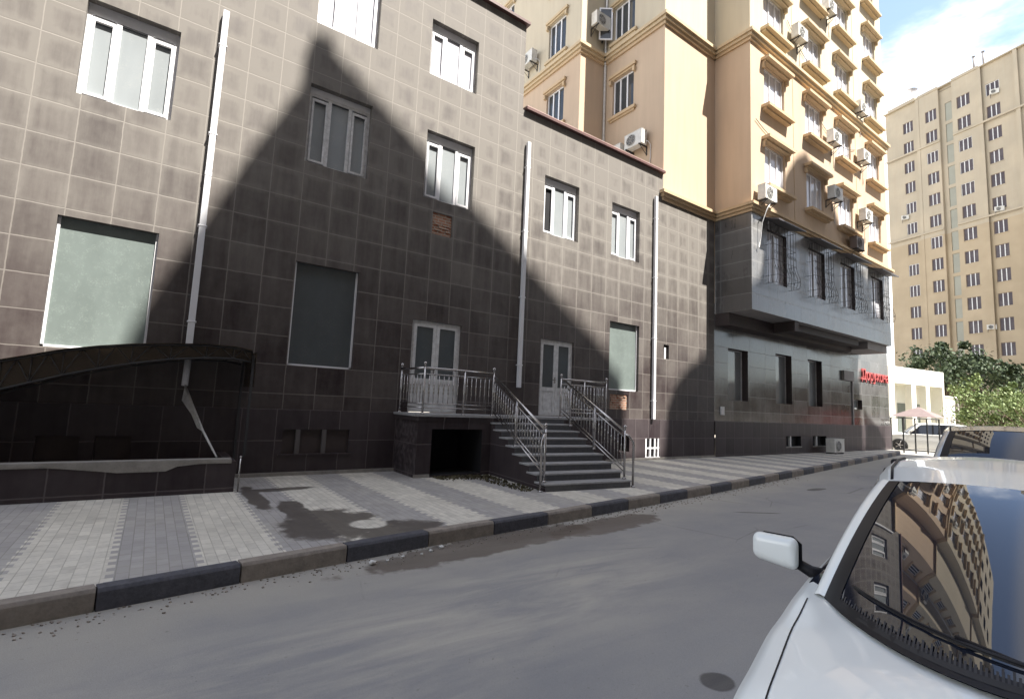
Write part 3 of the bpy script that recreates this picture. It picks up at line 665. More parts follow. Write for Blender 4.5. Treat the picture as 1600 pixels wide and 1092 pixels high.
# granite bay and ground floor
mb = MB(); wall(mb, BAY, 17.5, 30.9, 5.46, C1, gw, GRAN, BROWN)
mb.quad(SD.p(9.7, 5.46), SD.p(11.2, 5.46), SD.p(11.2, C1), SD.p(9.7, C1), GRAN_SIDE)
mb.quad((30.9, 9.7, 5.46), (30.9, 11.2, 5.46), (30.9, 11.2, C1), (30.9, 9.7, C1), GRAN_SIDE)
mb.build('granite_bay', tw)
mb = MB(); mb.quad((17.5, 9.7, 5.46), (30.9, 9.7, 5.46), (30.9, 11.2, 5.46), (17.5, 11.2, 5.46), SOFF)
mb.build('bay_soffit', tw)
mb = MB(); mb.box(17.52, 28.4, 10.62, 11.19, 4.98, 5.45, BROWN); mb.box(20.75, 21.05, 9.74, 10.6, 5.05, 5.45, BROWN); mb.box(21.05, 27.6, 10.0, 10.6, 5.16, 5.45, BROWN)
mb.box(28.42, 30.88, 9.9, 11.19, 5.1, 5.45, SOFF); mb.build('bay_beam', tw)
GW = [(18.4, 19.85, 2.17, 4.22, .3), (22.08, 23.5, 2.17, 4.35, .3), (25.05, 26.5, 2.16, 4.36, .3), (30.05, 31.15, 2.16, 2.66, .25)]
mb = MB(); wall(mb, F, 17.46, 34.9, 1.34, 5.46, GW, GRAN, BROWN)
wall(mb, F, 30.9, 34.9, 5.46, 9.2, [], GRAN)
mb.quad((34.9, 11.2, 0), (34.9, 26, 0), (34.9, 26, 9.2), (34.9, 11.2, 9.2), GRAN_SIDE)
mb.quad((30.9, 11.2, 9.2), (34.9, 11.2, 9.2), (34.9, 26, 9.2), (30.9, 26, 9.2), CONC)
mb.build('ground_floor_wall', tw)
for i, h in enumerate(GW):
    mb = MB(); dd = h[4]
    for a, b, c, e in ((h[0], h[0]+.04, h[2], h[3]), (h[1]-.04, h[1], h[2], h[3]), (h[0]+.04, h[1]-.04, h[3]-.04, h[3])): F.box(mb, a, b, c, e, dd-.04, dd, WHITE2)
    o = mb.build('shop_window', tw); gl = MB(); F.box(gl, h[0]+.02, h[1]-.02, h[2], h[3]-.02, dd-.01, dd, PANE); gl.build('pane', o)
LH2 = [(22.8, 24.15, .32, .77, .2), (25.3, 26.7, .32, .77, .2)]
mb = MB(); wall(mb, F, 17.46, 35.0, 0, PT, LH2, PLINTH, DARK, d=-.05)
mb.quad(F.p(17.46, PT, -.05), F.p(35, PT, -.05), F.p(35, PT, 0), F.p(17.46, PT, 0), PLINTH)
mb.quad((35, 11.15, 0), (35, 14, 0), (35, 14, PT), (35, 11.15, PT), PLINTH)
for h in LH2:
    mb.quad(F.p(h[0], h[2], .14), F.p(h[1], h[2], .14), F.p(h[1], h[3], .14), F.p(h[0], h[3], .14), DARK); F.box(mb, h[0]+.42, h[0]+.52, h[2], h[3], -.02, .06, WHITE2)
    F.box(mb, h[0]-.03, h[1]+.03, h[2]-.05, h[2]-.002, -.08, -.05, CONC)
mb.build('plinth', tw)
mb = MB(); F.box(mb, 28.7, 29.9, 3.6, 4.1, -.12, -.001, SOFF); F.box(mb, 29.85, 29.95, 1.34, 3.6, -.05, -.001, SOFF); mb.build('service_box', tw)
mb = MB(); F.box(mb, 17.86, 18.08, 1.58, 1.9, -.05, -.001, WHITE2); mb.build('meter_box', tw)
GRIL = plain('grille_iron', (.09, .08, .08), .6)
# grilles on the bay
for i, h in enumerate(gw):
    o = window(BAY, h[0], h[1], h[2], h[3], .17, tw, pane=PANEB, fr=WHITE2, fw=.06, mull=(.5,))
    mb = MB(); a, b, c, e = h[0]-.12, h[1]+.12, h[2]-.12, h[3]+.1
    def prof_d(z):
        t_ = (z-c)/(e-c); return .30+.16*math.exp(-((t_-.12)/.16)**2)
    zs_ = [c+(e-c)*k/12 for k in range(13)]
    for k in range(9):
        u = a+(b-a)*k/8; mb.tube([BAY.p(u, z, -prof_d(z)) for z in zs_], .008, GRIL, 5)
    for z in (c, c+.28, c+.9, c+1.5, e):
        dd = -prof_d(z); mb.tube([BAY.p(a, z, 0), BAY.p(a, z, dd), BAY.p(b, z, dd), BAY.p(b, z, 0)], .009, GRIL, 5)
    for k in range(1, 3):
        for u in (a, b): mb.tube([BAY.p(u, c, -.3*k/3), BAY.p(u, e, -.3*k/3)], .009, IRON, 5)
    for k in range(8):
        for zc in (c+1.2, c+.6):
            u = a+(b-a)*(k+.5)/8; mb.tube([BAY.p(u+.055*math.cos(q*math.pi/3), zc+.07*math.sin(q*math.pi/3), -.31) for q in range(7)], .007, IRON, 4)
    gr = mb.build('window_grille', tw)
    mb = MB(); A0, B0 = h[0]-.3, h[1]+.3
    mb.add([BAY.p(A0, e+.28, 0), BAY.p(B0, e+.28, 0), BAY.p(B0, e+.08, -.62), BAY.p(A0, e+.08, -.62), BAY.p(A0, e+.24, 0), BAY.p(B0, e+.24, 0), BAY.p(B0, e+.03, -.62), BAY.p(A0, e+.03, -.62)],
           [(0, 1, 2, 3), (4, 5, 6, 7), (0, 3, 7, 4), (1, 2, 6, 5), (3, 2, 6, 7)], TINAW); mb.build('awning', gr)
mb = MB(); h = hb[3*len([r_ for r_ in rows if r_ < ZT-3])+2]; A0, B0, e = h[0]-.25, h[1]+.35, h[3]
mb.add([BAY.p(A0, e+.35, 0), BAY.p(B0, e+.35, 0), BAY.p(B0, e+.0, -.8), BAY.p(A0, e+.0, -.8), BAY.p(A0, e+.3, 0), BAY.p(B0, e+.3, 0), BAY.p(B0, e-.06, -.8), BAY.p(A0, e-.06, -.8)],
       [(0, 1, 2, 3), (4, 5, 6, 7), (0, 3, 7, 4), (1, 2, 6, 5), (3, 2, 6, 7)], TINAW)
# red lettering above the corner
fc = bpy.data.curves.new('shop_sign_letters', 'FONT'); fc.body = 'Дорухона'; fc.size = .82; fc.extrude = .04; fc.align_x = 'LEFT'
fo = bpy.data.objects.new('tmp', fc); COL.objects.link(fo); bpy.context.view_layer.update()
me = bpy.data.meshes.new_from_object(fo); bpy.data.objects.remove(fo)
me.materials.clear(); me.materials.append(REDP)
so = bpy.data.objects.new('shop_sign', me); COL.objects.link(so)
wd = max(v.co.x for v in me.vertices)
so.scale = (3.75/wd, 1, 1); so.rotation_euler = (R(90), 0, 0); so.location = (30.95, 11.14, 3.78)
tag(so, 'red raised Cyrillic lettering on the granite wall near its far corner', 'sign')

# ============================================================ AIR CONDITIONERS
def make_ac(casing=ACW):
    r_ = bpy.data.objects.new('air_conditioner', None); r_.empty_display_size = .2; COL.objects.link(r_)
    mb = MB(); mb.box(-.42, .42, -.42, -.12, 0, .56, casing); mb.box(-.43, .43, -.43, -.11, .56, .575, casing)
    mb.build('casing', r_, bevel=.012)
    mb = MB(); c = Vector((-.1, -.425, .28))
    ring_ = [c+Vector((.215*math.cos(k*math.pi/8), 0, .215*math.sin(k*math.pi/8))) for k in range(17)]
    mb.add(ring_[:16], [tuple(range(16))], ACD)
    for rr in (.07, .13, .19, .215): mb.tube([c+Vector((rr*math.cos(k*math.pi/8), -.012, rr*math.sin(k*math.pi/8))) for k in range(17)], .006, casing, 4)
    for k in range(6): mb.tube([c+Vector((0, -.012, 0)), c+Vector((.215*math.cos(k*math.pi/3), -.012, .215*math.sin(k*math.pi/3)))], .005, casing, 4)
    mb.build('fan_grille', r_)
    for s_ in (-.32, .32):
        mb = MB(); mb.box(s_-.02, s_+.02, -.46, 0, -.04, -.0, IRON); mb.box(s_-.02, s_+.02, -.03, -.001, -.35, -.04, IRON); mb.tube([(s_, -.42, -.03), (s_, -.01, -.33)], .012, IRON, 5); mb.build('bracket', r_)
    mb = MB(); mb.tube([(.42, -.2, .12), (.5, -.15, .1), (.52, -.03, 0), (.52, -.03, -.5), (.48, -.03, -.9)], .015, WHITE2, 6); mb.build('hose', r_)
    return r_
acp = make_ac(); acb = make_ac(ACB)
GA = 'air conditioner units hung on the tower'
ACS = [((20.95, 9.7, 17.5), 0, 'white air conditioner left of the second column window three rows above the granite'),
       ((24.05, 9.7, 13.95), 0, 'white air conditioner with round fan just below the upper cornice, third window column'),
       ((27.2, 9.7, 16.6), 0, 'white air conditioner just above the upper cornice at the rightmost window column'),
       ((18.15, 9.7, 9.62), 0, 'pale square air conditioner lowest at the tower corner with hanging hose'),
       ((24.0, 9.7, 11.3), 0, 'shaded air conditioner beside the lowest ochre window of the third column'),
       ((27.35, 9.7, 14.15), 0, 'air conditioner with round fan below the cornice at the rightmost window column'),
       ((27.35, 9.7, 11.15), 0, 'white air conditioner beside the lowest ochre window of the rightmost column'),
       ((23.9, 9.7, 20.3), 0, 'topmost air conditioner visible on the tower front, at the frame edge'),
       ((14.3, 12.3, 11.5), -90, 'white air conditioner on the shaded side wall just above the tiled roof'),
       ((14.3, 13.35, 11.35), -90, 'air conditioner half hidden behind the tiled roof edge on the side wall'),
       ((13.75, 14.28, 17.3), 0, 'air conditioner tucked in the shaded inner corner beside an open window'),
       ((12.9, 17.5, 17.1), -90, 'air conditioner on the far side face left of a shaded window')]
for k, (loc, rz, lab) in enumerate(ACS):
    o = acp if k == 0 else copy_tree(acp)
    o.location = loc; o.rotation_euler = (0, 0, R(rz)); tag(o, lab, 'air conditioner', GA)
acb.location = (26.2, 9.7, 9.5); tag(acb, 'dark brown air conditioner sitting on the lower cornice', 'air conditioner', GA)
o = copy_tree(acp); o.location = (26.3, 10.95, .06); o.scale = (1.25, 1.25, 1.1); tag(o, 'white outdoor air conditioner standing on the pavement against the plinth', 'air conditioner')
for ch in list(o.children):
    if ch.name.startswith(('bracket', 'hose')): bpy.data.objects.remove(ch)
mb = MB(); mb.box(-.35, -.28, -.42, -.1, -.05, 0, IRON); mb.box(.28, .35, -.42, -.1, -.05, 0, IRON); f_ = mb.build('foot'); f_.parent = o
mb = MB(); mb.tube([(18.25, 9.35, 9.6), (18.05, 9.4, 9.3), (17.98, 9.55, 8.8), (17.95, 9.6, 8.2), (17.9, 9.62, 7.8), (17.84, 9.62, 7.9)], .018, WHITE2, 6); mb.build('hanging_hose', tw)
for (xa, za, xb, zb2, sg) in ((20.4, 18.3, 23.6, 17.2, .5), (23.2, 14.9, 27.0, 14.8, .45), (17.8, 12.9, 21.0, 12.7, .3)):
    mb = MB(); mb.tube([(lerp_(xa, xb, k/10), 9.66, lerp_(za, zb2, k/10)-sg*4*(k/10)*(1-k/10)) for k in range(11)], .012, IRON, 5); mb.build('cable', tw)
# open casement in the recess
mb = MB(); P2 = Plane((14.22, 13.82, 0), (-.8, .6, 0), (.6, .8, 0))
P2.box(mb, 0, .06, 16.9, 18.35, -.02, .02, WHITE); P2.box(mb, .5, .56, 16.9, 18.35, -.02, .02, WHITE); P2.box(mb, .06, .5, 16.9, 16.96, -.02, .02, WHITE); P2.box(mb, .06, .5, 18.29, 18.35, -.02, .02, WHITE)
P2.box(mb, .06, .5, 16.96, 18.29, -.004, .004, DPANE); mb.build('open_casement', tw)
mb = MB(); mb.tube([(14.24, 14.2, 9.5), (14.24, 14.2, 30)], .05, WHITE2, 8); mb.build('rain_pipe', tw)

# ============================================================ FAR APARTMENT BLOCK
fb = thing('far_apartment_block', (81, 17, 0), 'distant beige apartment slab with columns of dark windows against the sky', 'apartment building')
FU = Vector((.2867, .958, 0)); FN = Vector((.958, -.2867, 0))
FP = Plane((80.25, 13.84, 0), FU, FN)
tops = [5.4+2.93*k for k in range(14)]
fc_ = [(9.1, 10.4), (6.03, 7.38), (2.25, 3.68), (-.65, .72)]
fh = [(a, b, t_-1.55, t_, .15) for a, b in fc_ for t_ in tops]
fh += [(-7.2, -5.8, t_-1.55, t_, .15) for t_ in tops]
mb = MB()
wall(mb, FP, 8.35, 12.75, -.2, 46.0, [h for h in fh if h[0] > 8.4], FARW)
wall(mb, FP, 4.9+.85, 8.35, -.2, 46.4, [h for h in fh if 5.7 < h[0] < 8.3], FARW, d=-.25)
wall(mb, FP, 4.2, 5.75, -.2, 46.2, [(4.42, 5.2, 6.0+2.93*k-.0, 8.5+2.93*k, .12) for k in range(13)], FARW, d=.1)
wall(mb, FP, 1.2, 4.2, -.2, 46.4, [h for h in fh if 1.3 < h[0] < 4], FARW, d=-.25)
wall(mb, FP, -16, 1.2, -.2, 46.0, [h for h in fh if h[0] < 1], FARW)
for u, d0, d1 in ((8.35, -.25, 0), (5.75, -.25, .1), (4.2, -.25, .1), (1.2, -.25, 0)): mb.quad(FP.p(u, -.2, d0), FP.p(u, 46.2, d0), FP.p(u, 46.2, d1), FP.p(u, -.2, d1), FARW)
mb.quad(FP.p(12.75, -.2, 0), FP.p(12.75, 46, 0), FP.p(12.75, 46, 14), FP.p(12.75, -.2, 14), FARW)
mb.quad(FP.p(-16, -.2, 0), FP.p(-16, 46, 0), FP.p(-16, 46, 14), FP.p(-16, -.2, 14), FARW)
mb.quad(FP.p(-16, 45.6, 0), FP.p(12.75, 45.6, 0), FP.p(12.75, 45.6, 14), FP.p(-16, 45.6, 14), CONC)
mb.quad(FP.p(-16, -.2, 14), FP.p(12.75, -.2, 14), FP.p(12.75, 46, 14), FP.p(-16, 46, 14), FARW)
FP.box(mb, -16, 12.85, 46.001, 46.15, -.35, .2, FARW)
for z in (38.6, 26.6): FP.box(mb, -16, 4.2, z, z+.22, -.38, -.251, FARW); FP.box(mb, 5.75, 12.8, z, z+.22, -.38, -.251, FARW)
for u in (8.35, 1.2, -2.4): FP.box(mb, u-.2, u+.2, -.2, 46, -.29, -.252, FARW)
mb.build('wall', fb)
mb = MB(); FP.box(mb, -16, -4.2, 46.15, 48.0, .5, 8, FARW); FP.box(mb, 9.0, 12.7, 46.15, 46.9, .4, 5, FARW); mb.build('roof_house', fb)
mb = MB()
for k in range(13): FP.box(mb, 4.42, 5.2, 6.0+2.93*k, 8.5+2.93*k, .17, .21, FARC)
mb.build('stair_glazing', fb)
random.seed(3)
def far_window(h, d):
    a, b, c, e = h[:4]; r_ = random.random(); mb = MB()
    fr = WHITE2 if r_ < .3 else ACB
    for k in (.33, .67): u = a+(b-a)*k; FP.box(mb, u-.045, u+.045, c, e, d+.06, d+.12, WHITE2)
    for q in ((a, a+.06), (b-.06, b)): FP.box(mb, q[0], q[1], c, e, d+.06, d+.12, fr)
    FP.box(mb, a+.06, b-.06, e-.06, e, d+.06, d+.12, fr)
    if r_ > .55: FP.box(mb, a-.06, b+.06, c-.08, c-.001, d-.05, d+.1, FARW)
    o = mb.build('window', fb); g_ = MB(); FP.box(g_, a+.01, b-.01, c, e, d+.1, d+.14, FARG); g_.build('pane', o)
for h in fh: far_window(h, -.25 if (5.7 < h[0] < 8.3 or 1.3 < h[0] < 4) else 0)
for (u, z, d, lab) in ((-.1, 41.7, 0, 'tiny air conditioner under the top window of the far block'), (.1, 28.7-1.75, 0, 'tiny air conditioner under a mid window of the far block'),
                    (10.6, 31.6-2.1, 0, 'tiny air conditioner beside a left column window of the far block'), (1.5, 14.1-1.2, -.05, 'tiny air conditioner low on the far block near the right window column')):
    o = copy_tree(acp); o.location = FP.p(u, z, d-.0); o.rotation_euler = (0, 0, math.atan2(FU.y, FU.x)+math.pi); o.rotation_euler = (0, 0, R(-73.3)); tag(o, lab, 'air conditioner', 'air conditioners on the far block')
ds = thing('satellite_dish', FP.p(9.7, 46.9, 1.0), 'small grey satellite dish on the far block roof', 'satellite dish')
mb = MB(); c = FP.p(9.7, 47.0, 1); mb.tube([c-Vector((0, 0, .3)), c+Vector((0, 0, 1.2))], .04, IRON, 6); mb.build('mast', ds)
mb = MB(); cc = c+Vector((-.3, -.1, 1.1)); ax = Vector((-.75, -.35, .55)).normalized(); a_ = ax.orthogonal().normalized(); b_ = ax.cross(a_)
vs = [cc]; fs = []
for i in range(1, 4):
    for k in range(12): q = k*math.pi/6; vs.append(cc+ax*(i*i*.03)+(a_*math.cos(q)+b_*math.sin(q))*(.23*i))
for k in range(12):
    fs.append((0, 1+k, 1+(k+1) % 12))
    for i in range(2): fs.append((1+i*12+k, 1+(i+1)*12+k, 1+(i+1)*12+(k+1) % 12, 1+i*12+(k+1) % 12))
mb.add(vs, fs, SOFF, True); mb.tube([cc, cc+ax*.6], .02, IRON, 5); mb.build('dish', ds)
for k, (u, z) in enumerate(((1.9, 46.4), (.9, 46.4))):
    an = thing('roof_vent', FP.p(u, z, .3), 'thin grey vent stack on the far block roof, %s one' % ('left' if k == 0 else 'right'), 'roof vent', 'vent stacks on the far roof')
    mb = MB(); p = FP.p(u, z-.3, .3); mb.tube([p, p+Vector((0, 0, 2.0))], .11, SOFF, 8); mb.tube([p+Vector((0, 0, 2.05)), p+Vector((0, 0, 2.2))], [.22, .05], SOFF, 8); mb.build('stack', an)

# ============================================================ WHITE ANNEX + fence + far furniture
wa = thing('white_annex', (56, 15, 0), 'low white building with thick parapet and open column bays', 'building')
AU = Vector((.99, -.141, 0)).normalized(); AN = Vector((.141, .99, 0)).normalized()
AP = Plane((57.4, 14.23, 0), AU, AN)     # u = 0 at the right end
mb = MB(); AP.box(mb, -9, 0, 4.75, 6.1, 0, 6, WALLW)
for u0, u1 in ((-9, -8.2), (-5.55, -4.85), (-3.15, -2.55), (-1.0+.72, 0)): AP.box(mb, u0, u1, -.2, 4.749, 0, .5, WALLW)
AP.box(mb, -9, 0, -.2, 4.749, 1.6, 6, WALLW); AP.box(mb, -.28, -.001, -.2, 4.748, .501, 1.599, WALLW); mb.build('wall', wa)
mb = MB(); AP.box(mb, 0.001, 2.4, -.2, 3.95, .2, 5, WALLW); AP.box(mb, -.0+.002, 2.5, 3.951, 4.05, .1, 5.1, WALLW); mb.build('side_wing', wa)
for u0 in (-7.8, -4.5, -2.2):
    mb = MB(); AP.box(mb, u0, u0+1.5, 0, 3.2, 1.55, 1.599, SHOPG); mb.build('shutter', wa)
mb = MB(); AP.box(mb, 1.4, 1.85, 1.3, 2.3, .14, .199, SOFF); mb.build('meter_box', wa)
mb = MB(); p = AP.p(2.45, 0, .0); mb.tube([p, p+Vector((0, 0, 3.6))], .06, SOFF, 8); mb.tube([p+Vector((0, 0, 3.6)), p+Vector((-.3, 0, 3.85))], .06, SOFF, 8); mb.build('drainpipe', wa)
gz_ = thing('market_tent', (46, 13.5, 0), 'small pale pink peaked tent roof before the white building', 'tent')
mb = MB(); c = Vector((46.6, 13.1, 0)); q = [c+Vector((-1.25, 1.45, 2.0)), c+Vector((1.25, 1.3, 2.0)), c+Vector((1.4, -1.3, 2.0)), c+Vector((-1.1, -1.3, 2.0))]; tp = c+Vector((0, 0, 2.75))
TENT = plain('tent_cloth', (.19, .145, .14), .8)
mb.add(q+[tp], [(0, 1, 4), (1, 2, 4), (2, 3, 4), (3, 0, 4)], TENT); mb.build('roof', gz_)
for v in q: mb = MB(); mb.tube([(v.x, v.y, -.2), v], .03, IRON, 6); mb.build('pole', gz_)
fe = thing('steel_fence', (34.5, 10, 0), 'open dark steel frame of thin posts beyond the granite corner', 'fence')
A = Vector((35.15, 11.2, -.17)); B = Vector((36.9, 9.45, -.17))
for k in range(5):
    p = A.lerp(B, k/4); mb = MB(); mb.box(p.x-.03, p.x+.03, p.y-.03, p.y+.03, -.2, 1.84, IRON); mb.build('post', fe)
mb = MB(); mb.tube([A+Vector((0, 0, 2.0)), B+Vector((0, 0, 2.0))], .03, IRON, 6); mb.tube([A+Vector((0, 0, .25)), B+Vector((0, 0, .25))], .02, IRON, 6); mb.build('rail', fe)

# ============================================================ TREES
def leaf_mat(name, a, b):
    t = NT(name); oi = t.n('ShaderNodeTexNoise'); oi.inputs['Scale'].default_value = 2.2; t.put(oi.inputs['Vector'], t.pos)
    c = t.mix(t.ramp(oi.outputs[0], .35, .65), a, b); t.b.inputs['Subsurface Weight'].default_value = 0
    return t.fin(c, .6, spec=.3)
BARK = plain('bark', (.12, .09, .06), .95, var=.3, scale=9, bump=.5)
LD = leaf_mat('dark_leaves', (.035, .055, .028), (.065, .09, .045)); LL = leaf_mat('light_leaves', (.10, .15, .045), (.22, .27, .11))
def tree(x, y, h, rad, m, lab, seed, leaves=2600, ls=.16, name='broadleaf_tree', low=.45, nb=13):
    rn = random.Random(seed); r_ = thing(name, (x, y, -.2), lab, 'tree', 'trees around the white annex')
    tr = MB(); base = Vector((x, y, -.2)); th = h*low
    tr.tube([base, base+Vector((.1, 0, th*.5)), base+Vector((0, .1, th))], [.22, .17, .12], BARK, 8)
    blobs = []
    for k in range(nb):
        an = k*2.4+rn.random(); rr = rad*rn.uniform(.35, .95); zc = th+(h-th)*rn.uniform(.1, .85)
        c = base+Vector((math.cos(an)*rr, math.sin(an)*rr, zc)); blobs.append((c, rad*rn.uniform(.2, .46)))
        tr.tube([base+Vector((0, 0, th*rn.uniform(.7, 1))), (base+Vector((0, 0, th))+c)/2+Vector((0, 0, .2)), c], [.09, .05, .02], BARK, 5)
    blobs.append((base+Vector((0, 0, h-rad*.4)), rad*.4))
    for k in range(nb):            # loose outer shoots break up the outline
        an = rn.uniform(0, 6.28); e_ = rn.uniform(.1, 1.0); blobs.append((base+Vector((math.cos(an)*rad*1.05*(1-e_*.5), math.sin(an)*rad*1.05*(1-e_*.5), th+(h-th)*e_*1.02)), rad*.12))
    tr.build('trunk', r_)
    cr = MB(); vs = []; fs = []
    for k in range(leaves):
        c, br = rn.choice(blobs); d = Vector((rn.gauss(0, 1), rn.gauss(0, 1), rn.gauss(0, 1))).normalized()
        p = c+Vector((d.x, d.y, d.z*.8))*br*(rn.random()**.45)*(1.25 if rn.random() < .1 else 1)
        n_ = Vector((rn.gauss(0, 1), rn.gauss(0, 1), rn.gauss(0, 1)+.6)).normalized(); a = n_.orthogonal().normalized(); b = n_.cross(a); s_ = ls*rn.uniform(.6, 1.4)
        o = len(vs); vs += [p-a*s_, p+b*s_*.5, p+a*s_, p-b*s_*.5]; fs.append((o, o+1, o+2, o+3))
    cr.add(vs, fs, m); cr.build('crown', r_)
tree(66, 16.5, 9.6, 4.0, LD, 'dark tree behind the white annex, left of the other dark tree', 1, 6500, .2)
tree(70, 11.6, 8.6, 5.0, LD, 'dark tree behind the light green bushes, lower and further right than the other dark tree', 2, 8500, .2)
tree(52.0, 9.9, 4.9, 2.3, LL, 'light green bushy tree right of the white side wing', 3, 8500, .10, low=.14, nb=20)
tree(49.5, 7.4, 4.3, 2.6, LL, 'light green bushy tree nearest the right edge of the photo', 4, 8500, .10, low=.14, nb=20)
tree(63, 14.0, 6.6, 1.6, LL, 'slender light green tree just behind the white side wing', 5, 1300, .14)

# ============================================================ CARS
CP = plain('pearl_white_paint', (.80, .84, .83), .3, var=.015, scale=1, coat=.55, fine=4)
SILV = plain('silver_paint', (.42, .43, .44), .25, .3, var=.02, coat=.8)
CPW = plain('car_white_paint', (.72, .72, .70), .25, var=.02, coat=.6)
RUB = plain('black_rubber', (.018, .018, .02), .7, var=.2)
BLK = plain('black_trim', (.010, .010, .013), .5, var=.1, spec=.25)
def car_glass():
    t = NT('windscreen_glass'); return t.fin((.010, .013, .022), .02, spec=.5)
CGL = car_glass()
CGL.node_tree.nodes['Principled BSDF'].inputs['IOR'].default_value = 1.72
def interp(tab, u):
    for (a, *va), (b, *vb) in zip(tab, tab[1:]):
        if a <= u <= b:
            t_ = (u-a)/(b-a) if b > a else 0; t_ = t_*t_*(3-2*t_)*.5+t_*.5
            return [p+(q-p)*t_ for p, q in zip(va, vb)]
    return list(tab[0][1:]) if u < tab[0][0] else list(tab[-1][1:])
def lerp(a, b, t): return a+(b-a)*t
def grid(mb, rows_, m, smooth=True, closed=False):
    n_ = len(rows_[0]); vs = [v for r_ in rows_ for v in r_]
    mb.add(vs, [(i*n_+j, i*n_+j+1, (i+1)*n_+j+1, (i+1)*n_+j) for i in range(len(rows_)-1) for j in range(n_-1)], m, smooth)
def build_car(name, loc, rz, label, paint, body, glass_tab, wheels, L_, mirror=True, cat='car', wipers=False, mirror_mat=None):
    """local u (x) runs from nose (0) to tail, v (y) across, z up from the road"""
    r_ = thing(name, loc, label, cat, None, rz)
    M_ = Matrix.Translation(Vector(loc)) @ Matrix.Rotation(rz, 4, 'Z')
    T = lambda u, v, z: tuple(M_ @ Vector((u, v, z)))
    hw, zs, zb, zc, dome = body['hw'], body['zs'], body['zb'], body['zc'], 0
    # body shell below the belt: sections at u; half profile from sill to centreline
    us = [L_*k/64 for k in range(65)]
    def section(u):
        w_, = interp(body['hw'], u); zbelt, = interp(body['zb'], u); zcen, = interp(body['zc'], u)
        pts = []
        zl = .18
        for t_ in [0, .12, .3, .5, .7, .85, .95, 1.0]:
            z = lerp(zl, zbelt-.06, t_); bul = w_*(.93+.07*math.sin(math.pi*min(1, t_*1.15)*.8+.25))
            pts.append((bul, z))
        pts.append((w_*.955, zbelt-.02)); pts.append((w_*.90, zbelt+.005))
        for t_ in (.8, .62, .45, .3, .15, 0):
            pts.append((w_*.9*t_, lerp(zcen, zbelt+.005, (t_)**2.2)))
        return pts
    secs = [section(u) for u in us]
    def bow(u, v, w_): # nose and tail are rounded in plan
        k = max(0, 1-u/1.0); k2 = max(0, 1-(L_-u)/.8)
        return u + k*k*.38*(v/w_)**2 - k2*k2*.25*(v/w_)**2
    wmax = max(x_[1] for x_ in body['hw'])
    rowsL = []
    for u, sc in zip(us, secs):
        full = [(v, z) for v, z in sc]+[(-v, z) for v, z in sc[-2::-1]]
        rowsL.append([T(bow(u, v, wmax), v, z) for v, z in full])
    mb = MB(); grid(mb, rowsL, paint)
    mb.add(rowsL[0], [tuple(range(len(rowsL[0])))], paint); mb.add(rowsL[-1], [tuple(range(len(rowsL[-1])))], paint)
    bo = mb.build('body', r_)
    # wheel wells as dark arches + wheels
    for (wu, wr) in wheels:
        for s_ in (-1, 1):
            w_, = interp(body['hw'], wu)
            ar = MB(); n_ = 20
            pts = [(wu+(wr+.06)*math.cos(math.pi*k/n_), (wr+.06)*math.sin(math.pi*k/n_)+wr*.9) for k in range(n_+1)]
            ar.add([T(u, s_*(w_+.004), z) for u, z in pts]+[T(wu+(wr+.06), s_*(w_+.004), .16), T(wu-(wr+.06), s_*(w_+.004), .16)], [tuple(range(n_+1))+(n_+2, n_+1)][:0] or [tuple(range(n_+1))+(n_+2,)+(n_+1,)][:1], RUB)
            ar.build('wheel_arch', r_)
            wm = MB(); c = Vector((wu, s_*(w_+.01), wr))
            def circ(rad, off): return [T(c.x+rad*math.cos(2*math.pi*k/24), c.y+s_*off, c.z+rad*math.sin(2*math.pi*k/24)) for k in range(25)]
            grid(wm, [circ(wr*.68, .02), circ(wr*.9, .03), circ(wr, -.0), circ(wr, -.18)], RUB)
            wo_ = wm.build('tyre', None)
            rm = MB(); grid(rm, [circ(wr*.68, .02), circ(wr*.6, -.02), circ(.02, .0)], STEEL)
            for k in range(5):
                a_ = 2*math.pi*k/5; p0 = Vector(T(c.x, c.y+s_*.015, c.z)); p1 = Vector(T(c.x+wr*.64*math.cos(a_), c.y+s_*.015, c.z+wr*.64*math.sin(a_))); rm.tube([p0, p1], .03, STEEL, 6)
            wo_.name = 'wheel'; wo_.parent = r_; wo_.matrix_parent_inverse = parent_inv(r_)
            ri = rm.build('rim', wo_)
    # greenhouse: windscreen, roof, rear glass, side glass, pillars
    G = glass_tab
    def edge(cu, cv, cz, mu, mz, n_=16):      # curve across the car: corner (cu,±cv,cz), middle (mu,0,mz)
        out = []
        for k in range(n_+1):
            t_ = -1+2*k/n_; q = abs(t_)**2.0
            out.append((lerp(mu, cu, q), cv*t_, lerp(mz, cz, q)))
        return out
    e0 = edge(*G['ws_bottom']); e1 = edge(*G['ws_top']); 
    def between(a, b, bulge, n_=10, f0=0, f1=1):
        rows_ = []
        for i in range(n_+1):
            t_ = f0+(f1-f0)*i/n_; bb = bulge*4*t_*(1-t_)
            rows_.append([T(lerp(p[0], q[0], t_)-bb*.3, lerp(p[1], q[1], t_)*1.0, lerp(p[2], q[2], t_)+bb) for p, q in zip(a, b)])
        return rows_
    mb = MB(); grid(mb, between(e0, e1, .045), CGL); ws = mb.build('windscreen', r_)
    # black band round the glass
    mb = MB(); rw = between(e0, e1, .045, 20); up_ = M_.to_3x3() @ Vector((-.5, 0, 1)).normalized()*.004
    bl = []
    for i, row in enumerate(rw): bl.append([Vector(p)+up_ for p in row])
    grid(mb, bl[:2], BLK); grid(mb, [r2_[:2] for r2_ in bl[1:]], BLK); grid(mb, [r2_[-2:] for r2_ in bl[1:]], BLK)
    mb.build('frit_band', ws)
    # roof
    rt = G['roof']      # list of (u, half width, z edge, z centre)
    rows_ = []
    bw = G['ws_top'][3]-G['ws_top'][0]
